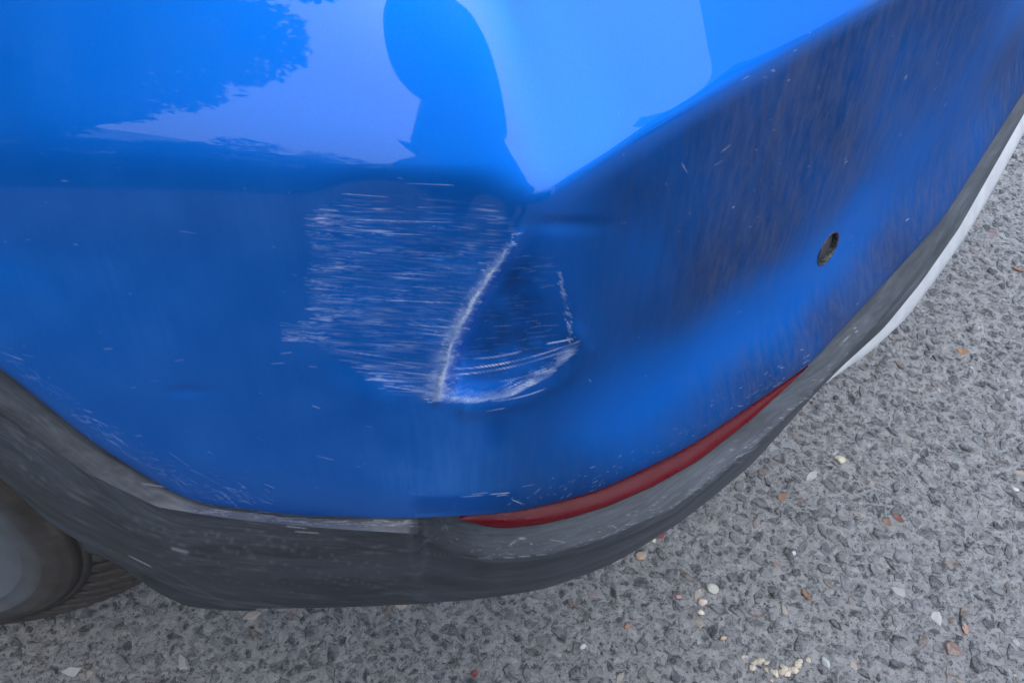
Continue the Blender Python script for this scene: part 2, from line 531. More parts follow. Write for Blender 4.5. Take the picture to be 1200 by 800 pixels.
# fine parallel scuffs left of the fold
for _ in range(250):
    y = rng.triangular(228, 340, 468) if rng.random() < .5 else rng.choice(np.array([262, 276, 297, 318, 333, 352, 371, 384, 398, 412, 428, 441, 452])) + rng.normal(0, 2.2)
    xl = 362 + max(0, y - 392) * 1.15 + max(0, 262 - y) * .5
    xr = ridge_x(y) + 4 if y > 268 else 560
    x0 = rng.uniform(xl, xr - 8)
    L = min(rng.exponential(30) * rng.uniform(.3, 1.6) + 3, xr - x0)
    sl = rng.normal(.06, .035)
    stroke(scr, x0, y, x0 + L, y + L * sl, rng.uniform(.3, .8), rng.uniform(.04, .34))
# dense hazy left border
for _ in range(260):
    y = rng.uniform(240, 415)
    x0 = 359 + rng.exponential(13) + 4 * math.sin(y * .09) + max(0, y - 395) * 1.1 + max(0, 255 - y) * .6
    L = rng.exponential(15) + 4
    stroke(scr, x0, y, x0 + L, y + L * .06, rng.uniform(.4, .8), rng.uniform(.08, .32))
# long clear ones
for x0, y0, x1, y1, a in [(373, 245, 397, 247, .95), (400, 227, 456, 231, .6), (475, 215, 532, 217, .7), (488, 243, 533, 243, .85),
                          (400, 257, 540, 261, .6), (398, 265, 418, 268, .6), (448, 274, 500, 275, .7), (395, 293, 440, 297, .5),
                          (452, 352, 545, 355, .9), (478, 380, 530, 384, .85), (390, 409, 470, 421, .9), (395, 415, 500, 432, .6),
                          (412, 430, 520, 441, .8), (454, 333, 500, 337, .6), (456, 372, 500, 372, .5), (440, 397, 520, 404, .6),
                          (448, 451, 515, 462, .7), (500, 372, 535, 378, .7), (560, 308, 575, 308, .9), (380, 322, 440, 329, .5),
                          (372, 352, 440, 358, .5), (420, 335, 480, 341, .55), (395, 375, 470, 383, .5), (490, 390, 545, 396, .7)]:
    stroke(scr, x0, y0, x1, y1, .8, a * .8)
# scuffs at the far left
for _ in range(60):
    x0, y = rng.uniform(328, 355), rng.uniform(376, 400)
    stroke(scr, x0, y, x0 + rng.uniform(4, 20), y + rng.uniform(-1, 2), .7, rng.uniform(.15, .5))
# the fold itself: scraped to white
fold = canvas()
for _ in range(620):
    y = 268 + 204 * rng.random() ** .72
    w = np.interp(y, [268, 300, 350, 400, 440, 472], [5, 6, 10, 10, 13, 18])
    x0 = ridge_x(y) + rng.normal(-1, w * .55)
    L = rng.uniform(2, 9)
    stroke(fold, x0 - L / 2, y, x0 + L / 2, y + rng.uniform(-.4, .9), rng.uniform(.5, 1.1), rng.uniform(.15, .70))
for y in np.arange(292, 470, .5):
    if 400 > y > 378 and rng.random() < .5:
        continue
    x = ridge_x(y) + 1.2 * math.sin(y * .21) + rng.normal(0, .6)
    w = np.interp(y, [292, 330, 380, 410, 440, 470], [1.4, 3.0, 3.8, 2.2, 3.4, 7]) * rng.uniform(.4, 1.3)
    stroke(fold, x - w, y, x + w, y, .8, rng.uniform(.45, 1.0))
# right-hand pocket
for x0, y0, x1, y1, a, bow in [(520, 433, 672, 402, .75, 7), (526, 439, 674, 406, .55, 7), (555, 420, 612, 411, .45, 2), (640, 403, 672, 397, .7, 0),
                               (575, 470, 640, 455, .4, 3), (585, 447, 640, 432, .3, 2)]:
    stroke(scr, x0, y0, x1, y1, 1.15, a, bow)
for _ in range(420):
    tq = rng.random()
    x = 528 + (672 - 528) * tq
    yc = np.interp(x, [528, 560, 600, 640, 672], [468, 471, 464, 443, 412])
    y = yc - abs(rng.normal(0, 5.5))
    L = rng.uniform(5, 20)
    stroke(scr, x - L / 2, y + .18 * L, x + L / 2, y - .22 * L, rng.uniform(.6, 1.1), rng.uniform(.12, .55))
for _ in range(90):
    y = rng.uniform(318, 402)
    x = np.interp(y, [318, 345, 372, 402], [655, 661, 667, 668]) + rng.normal(0, 2)
    stroke(scr, x - 1, y, x + 1.5, y + rng.uniform(1, 4), 1.0, rng.uniform(.15, .5))
for _ in range(90):
    y = rng.uniform(300, 440); x0 = rng.uniform(ridge_x(y) + 8, 640)
    stroke(scr, x0, y, x0 + rng.uniform(4, 28), y - rng.uniform(0, 3), .6, rng.uniform(.05, .22))
# stray nicks over the whole skin
for _ in range(90):
    x, y = rng.uniform(680, 1120), rng.uniform(20, 480)
    L = rng.exponential(2.2) + .6; an = rng.normal(1.2, .7)
    stroke(scr, x, y, x - L * math.cos(an), y + L * math.sin(an), rng.uniform(.4, .9), rng.uniform(.08, .45))
for _ in range(55):
    x, y = rng.uniform(0, 520), rng.uniform(190, 590)
    L = rng.exponential(5) + 1
    stroke(scr, x, y, x + L, y + rng.normal(.1, .15) * L, rng.uniform(.6, 1.0), rng.uniform(.08, .35))
for _ in range(230):                                     # chalky band above the arch edge
    tq = rng.random()
    x = 5 + 310 * tq; yb = np.interp(x, [0, 100, 220, 350], [428, 513, 588, 604])
    y = yb - abs(rng.normal(0, 12)) - rng.uniform(3, 18)
    L = rng.exponential(7) + 2
    stroke(scr, x, y, x + L, y + L * rng.normal(.55, .35), rng.uniform(.5, .9), rng.uniform(.05, .30))
for _ in range(110):                                     # specks above the reflector
    x = rng.uniform(590, 950); yb = np.interp(x, [600, 700, 800, 940], [601, 576, 527, 433])
    y = yb - abs(rng.normal(0, 14)) - 2
    L = rng.exponential(2.5) + .8
    stroke(scr, x, y, x + L, y - L * rng.normal(.5, .3), .6, rng.uniform(.06, .28))
for x0, y0, x1, y1, a in [(540, 582, 566, 580, .5), (552, 579, 572, 577, .35), (574, 579, 598, 577, .5), (582, 581, 594, 579, .35), (799, 191, 806, 203, .35), (845, 179, 856, 170, .22), (837, 194, 848, 188, .22),
                          (870, 94, 878, 89, .25), (905, 82, 908, 84, .5), (600, 585, 612, 590, .5), (205, 423, 216, 421, .25), (0, 412, 28, 422, .5), (318, 426, 334, 425, .3),
                          (362, 429, 372, 430, .3), (570, 482, 592, 478, .5), (372, 534, 392, 539, .2)]:
    stroke(scr, x0, y0, x1, y1, .9, a)
# the dull scuffed field the clear scratches lie in: broken streaks of every length
tilt_y = YY - .055 * (XX - 360)
def streaks(cx, cy, seed):
    g_ = np.random.default_rng(seed)
    a_ = g_.random((int(1000 / cy) + 4, int(1400 / cx) + 4)).astype(np.float32)
    yy_, xx_ = np.clip(tilt_y, 0, 990) / cy, XX / cx
    iy_, ix_ = yy_.astype(int), xx_.astype(int)
    fy_, fx_ = yy_ - iy_, xx_ - ix_
    fx_ = fx_ * fx_ * (3 - 2 * fx_)
    return (a_[iy_, ix_] * (1 - fx_) + a_[iy_, ix_ + 1] * fx_) * (1 - fy_) + (a_[iy_ + 1, ix_] * (1 - fx_) + a_[iy_ + 1, ix_ + 1] * fx_) * fy_
sn1 = streaks(34, 1.1, 51); sn2 = streaks(12, .9, 52); sn3 = streaks(70, 9, 53); sn4 = streaks(16, 3.2, 54)
fx_l = 356 + 34 * fnoise((CH, CW), (400 * SS, 1.3 * SS), 55) ** 2 + 8 * fnoise((CH, CW), (400 * SS, 11 * SS), 57) + np.clip(YY - 392, 0, 200) * 1.15 + np.clip(262 - YY, 0, 60) * .5
zone = sstep(XX, fx_l - 2, fx_l + 6) * (1 - sstep(XX, np.interp(YY, [225, 268, 300, 340, 370, 400, 440, 472], [560, 600, 588, 562, 546, 532, 522, 515]) - 4, np.interp(YY, [225, 268, 300, 340, 370, 400, 440, 472], [570, 612, 596, 570, 552, 540, 530, 522])))
zone *= sstep(YY, 226, 246) * (1 - sstep(YY, 455, 474))
edgeb = np.exp(-np.clip(XX - fx_l, 0, 300) / 26.0) * .5 + np.exp(-np.abs(np.interp(YY, [268, 472], [600, 515]) - XX) / 30.0) * .35 * sstep(YY, 330, 440)
field = np.clip((.55 * sn1 + .45 * sn2 - .50) * 3.2, 0, 1) * (.25 + 1.0 * sn3) * (.4 + .9 * sn4) * (.40 + edgeb)
scr = np.maximum(scr, np.clip(field * zone * .78, 0, .5))
halo = np.exp(-((XX - np.interp(YY, [265, 300, 340, 370, 400, 440, 472], [612, 590, 562, 545, 530, 520, 513]) + 3) / np.interp(YY, [265, 340, 400, 472], [3, 9, 11, 17])) ** 2) * sstep(YY, 270, 330) * (1 - sstep(YY, 466, 474))
scr = np.maximum(scr, halo * (.10 + .55 * fnoise((CH, CW), (9 * SS, 1.2 * SS), 56)) * .8)
scr = np.clip(np.maximum(scr * np.clip(1.7 * fnoise((CH, CW), (34 * SS, 7 * SS), 3), .25, 1.15), fold * (.6 + .6 * fnoise((CH, CW), (5 * SS, 8 * SS), 4))), 0, 1)

# dust film: everywhere low down, wiped off in places
dust = np.full((CH, CW), .30, np.float32)
dust *= 1 - .75 * sstep(XX + .3 * YY, 680, 760)
dust += .45 * sstep(YY, 180, 260) * (1 - .75 * sstep(XX, 560, 640))
n_a = fnoise((CH, CW), (60 * SS, 40 * SS), 5)
dust *= .6 + .8 * n_a
inpatch = (np.maximum(0, 1 - sstep(np.abs(YY - np.interp(XX, [470, 500, 560, 620], [588, 592, 590, 580])), 6, 13)) *
           sstep(XX, 470, 500) * (1 - sstep(XX, 585 + 12 * np.sin(YY * .5), 622)))
dust += 1.1 * np.exp(-((YY - 565) / 55) ** 2 - ((XX - 545) / 150) ** 2)
dust *= 1 - inpatch
pocket = (XX > ridge_x(np.clip(YY, 265, 472)) + 6) & (XX < 672) & (YY > 275) & (YY < 462)
dust = np.where(pocket, dust * .35, dust)
crescent = np.exp(-((np.hypot((XX - 600) / 1.1, (YY - 420) * 1.25) - 76) / 8.0) ** 2) * sstep(XX + YY, 1020, 1060)
dust *= 1 - .8 * crescent
dust *= 1 - .8 * np.exp(-(((XX - 578) / 16) ** 2 + ((YY - 505) / 20) ** 2) ** 2)
# painted shade mixed with road dirt on the right face, dirt above the trim
shade_grime = .84 * sstep(XX + .35 * (YY - 200), 612, 760) * sstep(YY + .62 * (XX - 640), 222, 262)
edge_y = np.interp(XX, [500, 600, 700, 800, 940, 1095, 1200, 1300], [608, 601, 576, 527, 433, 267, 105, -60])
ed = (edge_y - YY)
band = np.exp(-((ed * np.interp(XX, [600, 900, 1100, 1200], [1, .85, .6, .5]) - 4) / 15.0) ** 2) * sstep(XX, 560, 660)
shade_grime *= (.80 + .4 * fnoise((CH, CW), (75 * SS, 75 * SS), 6))
shade_grime = np.maximum(shade_grime, .50 * band * (.7 + .5 * fnoise((CH, CW), (8 * SS, 6 * SS), 8)))
flare_lit = np.exp(-((ed - 56 - .05 * XX) / 40.0) ** 2) * sstep(XX, 590, 720) * (1 - .75 * sstep(XX, 960, 1110)) * (.75 + .4 * fnoise((CH, CW), (60 * SS, 40 * SS), 61))
shade_grime *= 1 - np.clip(.85 * flare_lit, 0, .92)  # painted shade left thin on the up-facing flare, so it reads as lit
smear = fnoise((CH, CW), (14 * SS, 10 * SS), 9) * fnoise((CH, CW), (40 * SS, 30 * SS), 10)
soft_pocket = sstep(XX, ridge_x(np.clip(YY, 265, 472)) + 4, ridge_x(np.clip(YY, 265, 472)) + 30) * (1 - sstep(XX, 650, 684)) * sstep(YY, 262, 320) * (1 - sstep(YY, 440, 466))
shade_grime = np.maximum(shade_grime, soft_pocket * (.35 + .6 * smear))  # pocket colour darkened as shade, mottled with dirt smears

def carry(c, X, Y):
    x = np.clip(X * SS, 0, CW - 1.01); y = np.clip(Y * SS, 0, CH - 1.01)
    ix, iy = x.astype(int), y.astype(int)
    fx, fy = x - ix, y - iy
    ix1, iy1 = np.minimum(ix + 1, CW - 1), np.minimum(iy + 1, CH - 1)
    return (c[iy, ix] * (1 - fx) * (1 - fy) + c[iy, ix1] * fx * (1 - fy) + c[iy1, ix] * (1 - fx) * fy + c[iy1, ix1] * fx * fy)
PX, PY = proj(S)
inview = (PX > -20) & (PX < 1240) & (PY > -20) & (PY < 840)
att = {'scratch': carry(scr, PX, PY) * inview, 'dust': np.where(inview, carry(dust, PX, PY), .45), 'shade_grime': np.where(inview, carry(shade_grime, PX, PY), .15)}
below = sstep(np.broadcast_to(vv[:, None], PX.shape), .42, .52)
att['powder'] = att['shade_grime'] * (.25 + .75 * sstep(PX, 740, 900))
att['dull'] = below * (.58 + .22 * sstep(np.broadcast_to(kk[None], PX.shape), 9.0, 10.5))

# folded lower edge gives the skin its thickness
fold_rows = [S[-1] - Nu * .0012 - Zv * .0016, S[-1] - Nu * .004 - Zv * .0022, S[-1] - Nu * .016 - Zv * .001]
Sf = np.concatenate([S, np.array(fold_rows)])

def add_attrs(me, d, extra):
    for k, a in d.items():
        at_ = me.attributes.new(k, 'FLOAT', 'POINT')
        full = np.concatenate([a] + [a[-1:]] * extra)
        at_.data.foreach_set('value', full.astype(np.float32).ravel())
def add_uv(me, UV):
    lay = me.uv_layers.new(name='panel')
    vi = np.empty(len(me.loops), np.int32); me.loops.foreach_get('vertex_index', vi)
    lay.data.foreach_set('uv', UV.reshape(-1, 2)[vi].astype(np.float32).ravel())

car = empty('parked_car', (0, 1.2, 0))
tag(car, 'blue car with scraped and dented rear corner parked on grey asphalt', 'car')
car_m = Matrix.Translation(car.location).inverted()
def part(name, me, mat, parent=car):
    o = link(name, me, mat, parent)
    if parent is car:
        o.matrix_parent_inverse = car_m
    return o

iv = np.argmin((PX - 970) ** 2 + (PY - 291) ** 2 + 1e6 * (SN[..., 1] > .6))
vi, ui = np.unravel_index(iv, PX.shape)
sp, sn = S[vi, ui], SN[vi, ui]
rot = Vector(sn).to_track_quat('Z', 'Y').to_matrix().to_4x4()
mid_q = .25 * (Sf[:-1, :-1] + Sf[1:, :-1] + Sf[:-1, 1:] + Sf[1:, 1:])
me = grid_mesh('rear_bumper', Sf, keep=np.linalg.norm(mid_q - sp, axis=2) > .0146)
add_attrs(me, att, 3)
vlen = np.concatenate([np.zeros((1, S.shape[1])), np.cumsum(np.linalg.norm(np.diff(Sf, axis=0), axis=2), axis=0)])
UV = np.stack([np.broadcast_to(qi[None], vlen.shape), vlen], -1)
add_uv(me, UV)
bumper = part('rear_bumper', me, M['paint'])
tag(bumper, 'blue painted bumper skin with scraped dent at the corner')

# ---- black lower trim: arch cladding at the left, ledge and lower face under the bumper
def circ(ang, r, y):
    return W(-.735 + r * math.cos(R(ang)), y, .33 + r * math.sin(R(ang)))
K_k = [0, 1, 2, 3, 4, 4.7, 5.2, 5.6, 6.0, 6.35, 6.7, 7.3, 8, 8.6, 9.2, 9.8, 10.4, 11, 11.6, 12.1, 12.35, 12.7, 13.1, 14, 15, 16]
K_p = [circ(182, .43, .33), circ(140, .425, .315), circ(90, .42, .31), circ(52, .43, .305),
       at(0, 553, y=.302), at(58, 608, y=.300), at(99, 632, y=.298), at(150, 657, y=.296), at(197, 682, y=.294), at(236, 701, y=.292),
       at(275, 712, y=.290), at(380, 712, y=.288), at(480, 708, z=.340), at(560, 702, z=.350), at(640, 690, z=.36), at(720, 660, z=.37),
       at(800, 610, z=.385), at(880, 545, z=.40), at(950, 466, z=.43), at(985, 430, z=.445), at(1035, 385, z=.45), at(1080, 330, z=.455), at(1124, 267, z=.46),
       at(1203, 128, z=.465), W(.815, 1.06, .47), W(.855, 1.30, .47)]
Kl = along(K_k, K_p, .009)
# upper edge of the lower face (chamfer at the left, ledge at the right)
E_k = [0, 1, 2, 3, 4, 5, 5.7, 6.3, 6.9, 7.5, 8.02, 8.10, 8.35, 8.7, 9.2, 9.7, 10.3, 10.9, 11.6, 12.1, 12.5, 13, 14, 15, 16]
E_p = [W(-1.385, .327, .36), W(-1.17, .305, .62), W(-.75, .297, .83), W(-.435, .300, .745),
       at(0, 482, y=.294), at(100, 553, y=.288), at(185, 594, y=.283), at(260, 606, y=.281), at(340, 615, y=.281), at(420, 621, y=.281), at(486, 625, y=.2815),
       at(494, 626, z=.452), at(530, 645, z=.447), at(572, 654, z=.447), at(640, 648, z=.447), at(710, 629, z=.447), at(790, 593, z=.449), at(865, 537, z=.452),
       at(940, 470, z=.456), at(985, 424, z=.460), at(1040, 362, z=.465), at(1110, 270, z=.468), at(1204, 116, z=.472), W(.812, 1.063, .485), W(.852, 1.30, .485)]
El = along(E_k, E_p, .0035)
# inner seat: under the blue edge; deep behind the reflector
rec = along([0, 8.0, 8.10, 8.3, 9, 12, 12.3, 16], [.001, .001, .016, .016, .010, .005, .001, .001], .0018)
T0 = Bl - Nn * .014 - Zv * .001
T1 = Bl - Nn * col(rec) - Zv * .0035
fE = lambda f: T1 + (El - T1) * f
low = along([0, 3, 5, 6.5, 8, 9, 11, 12, 16], [.010, .012, .014, .010, .005, .004, .002, .001, .001], .03)
grv = along([0, 8.04, 8.12, 8.4, 9.6, 10.6, 12, 16], [0, 0, .0022, .0030, .0024, .0008, 0, 0], .003)
lipo = along([0, 3, 4.4, 5.1, 6, 6.7, 8, 16], [.004, .004, .004, .006, .006, .003, .001, .000], .02)
fK = lambda f: El + (Kl - El) * f
Edge_in = El + (T1 - El) * .06
trows = [T0, T0, T1 + Zv * .001, T1, fE(.25), fE(.7), fE(.93), El, El, El - Nn * col(grv) * 1.6 - Zv * col(grv) * .2, El - Nn * col(grv) * .8 - Zv * col(grv) * 1.0, fK(.05) + Nn * .0012, fK(.3) + Nn * col(low), fK(.6) + Nn * col(low) * .9, fK(.86) + Nn * col(lipo) * .5,
         fK(.97) + Nn * col(lipo), Kl, Kl, Kl - Nn * .012 - Zv * .002, Kl - Nn * .05 + Zv * .004, Kl - Nn * .07 + Zv * .01]
ck = np.concatenate([np.linspace(0, 4, 60, False), np.linspace(4, 8, 480, False), np.linspace(8, 8.4, 70, False), np.linspace(8.4, 14.2, 460, False), np.linspace(14.2, 16, 24)])
tq_ = k2q(ck)
def pick2(A):
    return np.stack([np.interp(tq_, q, A[:, c]) for c in range(A.shape[1])], 1)
Tm = bspline([pick2(r) for r in trows], np.linspace(0, 1, 190), 2)
me = grid_mesh('lower_trim', Tm)
tl = np.concatenate([np.zeros((1, Tm.shape[1])), np.cumsum(np.linalg.norm(np.diff(Tm, axis=0), axis=2), axis=0)])
add_uv(me, np.stack([np.broadcast_to(tq_[None], tl.shape), tl], -1))
TX, TY = proj(Tm)
ts = canvas()
for _ in range(200):                                     # chipped upper edge beside the blue
    x = rng.uniform(225, 488); y = np.interp(x, [220, 350, 480], [592, 607, 610]) + rng.uniform(0, 7)
    L = rng.exponential(7) + 2
    stroke(ts, x, y, x + L, y + rng.normal(.05, .08) * L, rng.uniform(.5, 1.1), rng.uniform(.08, .6))
for _ in range(330):                                     # sweeping scuffs over the cladding
    x, y = rng.uniform(0, 470), rng.uniform(480, 712)
    L = rng.exponential(30) + 8; sl = np.interp(x, [0, 200, 350, 480], [.62, .40, .15, .05]) + rng.normal(0, .08)
    stroke(ts, x, y, x + L, y + sl * L, rng.uniform(.5, 1.0), rng.uniform(.02, .13))
for _ in range(200):
    x = rng.uniform(500, 1000); y = np.interp(x, [490, 572, 640, 710, 790, 865, 940, 985], [624, 654, 648, 629, 593, 537, 470, 424]) - abs(rng.normal(0, 11)) + 2
    L = rng.exponential(4) + 1
    stroke(ts, x, y, x + L, y - rng.normal(.3, .3) * L, rng.uniform(.6, 1.1), rng.uniform(.05, .45))
for x0, y0, x1, y1, a in [(560, 653, 578, 654, .3), (590, 653, 604, 653, .4), (608, 652, 622, 651, .5), (628, 650, 640, 649, .3), (596, 640, 606, 632, .6), (606, 632, 618, 629, .5), (840, 512, 862, 497, .7), (150, 650, 178, 664, .9),
                          (165, 566, 205, 572, .5), (335, 616, 360, 619, .6), (345, 622, 375, 624, .5), (1000, 380, 1006, 392, .6), (996, 392, 985, 405, .6), (200, 642, 222, 647, .5)]:
    stroke(ts, x0, y0, x1, y1, 1.2, a)
vT = np.broadcast_to(np.linspace(0, 1, Tm.shape[0])[:, None], TX.shape)
kT = np.broadcast_to(ck[None], TX.shape)
chn = fnoise((CH, CW), (30 * SS, 8 * SS), 21) * .6 + fnoise((CH, CW), (7 * SS, 4 * SS), 22) * .4
inband = sstep(vT, .14, .20) * (1 - sstep(vT, .40, .43))
ts += 0
band_light = inband * np.where(kT < 8.06, .12 * sstep(kT, 3.6, 5.5), .022) * (.4 + 1.2 * carry(chn, TX, TY))  # chamfer and ledge lightened in colour, as if lit from above
a_ = me.attributes.new('scratch', 'FLOAT', 'POINT')  # carries scratches and the painted lightening of chamfer and ledge
a_.data.foreach_set('value', (np.maximum(carry(ts, TX, TY), band_light) * ((TX > 0) & (TX < 1230) & (TY > 0) & (TY < 820))).astype(np.float32).ravel())
trim = part('lower_trim', me, M['plastic'])
tag(trim, 'scuffed black plastic cladding along arch and lower bumper edge')

# ---- red reflector strip
R_k = [8.48, 8.56, 8.7, 8.9, 9.2, 9.6, 10, 10.5, 11, 11.5, 11.9, 12.05]
R_p = [at(538, 608, z=.4895), at(548, 611, z=.482), at(565, 616, z=.477), at(590, 619, z=.473), at(630, 615, z=.471), at(670, 606, z=.469), at(712, 593, z=.468), at(765, 570, z=.468),
       at(818, 540, z=.469), at(880, 492, z=.471), at(930, 446, z=.4745), at(944, 431, z=.479)]
Rl = along(R_k, R_p, .004)
rk = k2q(np.linspace(8.48, 12.05, 220))
def pick3(A):
    return np.stack([np.interp(rk, q, A[:, c]) for c in range(A.shape[1])], 1)
B3, R3, N3 = pick3(Bl), pick3(Rl), pick3(Nn)
top = B3 - N3 * .0022 - Zv * .0028
ff = np.linspace(0, 1, 9)[:, None, None]
RS = top[None] * (1 - ff) + R3[None] * ff + (N3[None] * .0022 + Zv * .0008) * (4 * ff * (1 - ff))
RS = np.concatenate([(top - N3 * .012)[None], RS, (R3 - N3 * .0015 - Zv * .0012)[None], (R3 - N3 * .014 - Zv * .001)[None]])
me = grid_mesh('reflector', RS)
rl = np.concatenate([np.zeros((1, RS.shape[1])), np.cumsum(np.linalg.norm(np.diff(RS, axis=0), axis=2), axis=0)])
add_uv(me, np.stack([np.broadcast_to(rk[None], rl.shape), rl], -1))
refl = part('reflector', me, M['red'])
tag(refl, 'long thin red reflector strip set in the black ledge')

# ---- pale skid plate under the right-hand end
G_k = [11.95, 12.1, 12.4, 12.7, 13.0, 13.35, 13.7, 14, 15, 16]
G_p = [at(966, 450, z=.435), at(978, 441, z=.43), at(1022, 410, z=.415), at(1062, 373, z=.41), at(1102, 320, z=.41), at(1140, 264, z=.415), at(1172, 208, z=.42), at(1202, 152, z=.43), W(.825, 1.05, .44), W(.865, 1.30, .44)]
Gl = along(G_k, G_p, .008)
gk = k2q(np.linspace(11.95, 16, 200))
def pick4(A):
    return np.stack([np.interp(gk, q, A[:, c]) for c in range(A.shape[1])], 1)
K4, G4, N4 = pick4(Kl), pick4(Gl), pick4(Nn)
st = K4 - N4 * .010 + Zv * -.003
ff = np.linspace(0, 1, 7)[:, None, None]
GS = st[None] * (1 - ff) + G4[None] * ff + (N4[None] * .002 + Zv * .002) * (4 * ff * (1 - ff))
GS = np.concatenate([GS, (G4 - N4 * .001 - Zv * .004)[None], (G4 - N4 * .008 - Zv * .02)[None], (G4 - N4 * .10 - Zv * .05)[None]])
part('skid_plate', grid_mesh('skid_plate', GS), M['silver'])

# ---- parking sensor set in its hole
def lathe(prof, n=48):
    a = np.linspace(0, 2 * np.pi, n, False)
    return np.array([[(r * math.cos(x), r * math.sin(x), z) for x in a] for r, z in prof])
def fin(me, loc, r4):
    me.transform(Matrix.Translation(Vector(loc)) @ r4)
    return me
ps = part('parking_sensor', fin(grid_mesh('parking_sensor', lathe([(.0160, -.003), (.0158, .0006), (.0152, .0010), (.0143, .0006), (.0139, -.0006), (.0137, -.012)]), True), sp, rot), M['sensor_rim'])
tag(ps, 'small round parking sensor set in the blue face')
part('sensor_face', fin(grid_mesh('sensor_face', lathe([(.0118, -.012), (.0118, -.0036), (.0112, -.0030), (.003, -.0027), (.0001, -.0027)]), True), sp, rot), M['sensor'], ps)
part('gap', fin(grid_mesh('gap', lathe([(.0139, -.0105), (.0060, -.0105)]), True), sp, rot), M['gloss'], ps)

# ---- rear wheel
HUB = (-.714, .362, .3625)
whl = part('wheel', None, None); whl.location = HUB
whl.matrix_parent_inverse = car_m
def ylathe(prof, n=180):
    a = np.linspace(0, 2 * np.pi, n, False)
    return np.array([[(r * math.cos(x), y, r * math.sin(x)) for x in a] for r, y in prof])
def tread_r(y):
    e = max(0, 1 - y / .075, 1 - (.225 - y) / .075)
    return .3800 - .088 * e ** 1.9
tp = [(.196, .030), (.199, .010), (.202, .000), (.214, -.004), (.226, -.0062), (.2275, -.0085), (.2310, -.0085), (.2325, -.0070), (.246, -.0085), (.2475, -.0098), (.2500, -.0098), (.2515, -.0085), (.262, -.0080), (.2655, -.0090), (.2680, -.0072), (.276, -.0045), (.2835, -.001), (.2845, .0016), (.2865, .0020)]
tp += [(tread_r(y_) - .0085, y_) for y_ in (.004, .010, .02, .03, .045, .07, .11, .15, .18, .20, .215, .222)] + [(.285, .232), (.262, .234), (.202, .225)]
tm = ylathe(tp, 240)
tm[..., 2] = np.maximum(tm[..., 2], -.3622)                # loaded tyre: flat where it stands
me = grid_mesh('tyre', tm, True)
ang = np.degrees(np.arctan2(tm[..., 2], tm[..., 0])); rad = np.hypot(tm[..., 0], tm[..., 2])
wipe = (1 - sstep(rad, .222 + .012 * np.sin(np.radians(ang) * 5) + .006 * np.sin(np.radians(ang) * 23), .262)) * (tm[..., 1] < .03)
me.attributes.new('scratch', 'FLOAT', 'POINT').data.foreach_set('value', (wipe * .75).astype(np.float32).ravel())
grv_ = np.zeros(tm.shape[:2], np.float32); grv_[np.abs(tm[..., 1] - .1125) < .1095] = 1; grv_[-3:] = 0; grv_[(rad > .2828) & (rad < .2850) & (tm[..., 1] < .0018)] = .8
me.attributes.new('groove', 'FLOAT', 'POINT').data.foreach_set('value', grv_.ravel())
tyre = link('tyre', me, M['rubber'], whl)
# tread blocks
V, F = [], []
def block(a0, a1, y0, y1, sk):
    b = len(V)
    for top_ in (0, 1):
        ins = .0007 * top_
        for (aa, yy) in ((a0, y0), (a1, y0), (a1, y1), (a0, y1)):
            rr = tread_r(yy) - (0 if top_ else .0095)
            ang_ = aa + sk * (yy - .1) + (ins / rr if aa == a0 else -ins / rr)
            V.append((rr * math.cos(ang_), yy + (ins if yy == y0 else -ins), max(rr * math.sin(ang_), -.3620)))
    F.extend([(b + 4, b + 5, b + 6, b + 7), (b, b + 1, b + 5, b + 4), (b + 1, b + 2, b + 6, b + 5), (b + 2, b + 3, b + 7, b + 6), (b + 3, b, b + 4, b + 7)])
NT_ = 66
for i in range(NT_):
    a = 2 * math.pi * i / NT_
    w = 2 * math.pi / NT_
    for y0, y1, f, sk in ((.0045, .018, .58, 1.0), (.018, .030, .58, 1.0), (.036, .048, .62, 2.0), (.048, .060, .62, 2.0), (.067, .080, .82, 2.4), (.080, .094, .82, 2.4), (.102, .126, .86, 0), (.134, .160, .82, -2.2), (.167, .190, .78, -1.6), (.195, .220, .74, -1.0)):
        block(a, a + w * f, y0, y1, sk)
me = new_mesh('tread', V, F)
me.attributes.new('scratch', 'FLOAT', 'POINT')
link('tread', me, M['rubber'], whl)
rim_o = link('rim', grid_mesh('rim', ylathe([(.185, .15), (.180, .05), (.186, .018), (.198, .012), (.2025, .004), (.2015, -.002), (.196, -.003), (.190, .006), (.176, .014), (.166, .03), (.162, .10)], 120), True), M['alloy'], whl)
V, F = [], []
for i in range(5):
    for s in (-1, 1):
        a0 = 2 * math.pi * i / 5 + .3
        b = len(V)
        for r, hw, y in ((.035, .020, .022), (.11, .013, .012), (.185, .016, .016)):
            ca, sa = math.cos(a0 + s * .16 * (r / .2)), math.sin(a0 + s * .16 * (r / .2))
            for dy in (0, .03):
                for sd_ in (-1, 1):
                    V.append((r * ca - sd_ * hw * sa, y + dy, r * sa + sd_ * hw * ca))
        for sgm in (0, 4):
            c = b + sgm
            F += [(c, c + 1, c + 5, c + 4), (c + 2, c + 6, c + 7, c + 3), (c, c + 4, c + 6, c + 2), (c + 1, c + 3, c + 7, c + 5)]
link('spokes', new_mesh('spokes', V, F), M['alloy'], whl)
link('hub_cap', grid_mesh('hub_cap', ylathe([(.0005, .008), (.026, .009), (.032, .014), (.055, .02), (.06, .05)], 40), True), M['alloy'], whl)
link('brake_disc', grid_mesh('brake_disc', ylathe([(.07, .09), (.15, .09), (.15, .105)], 60), True), M['liner'], whl)

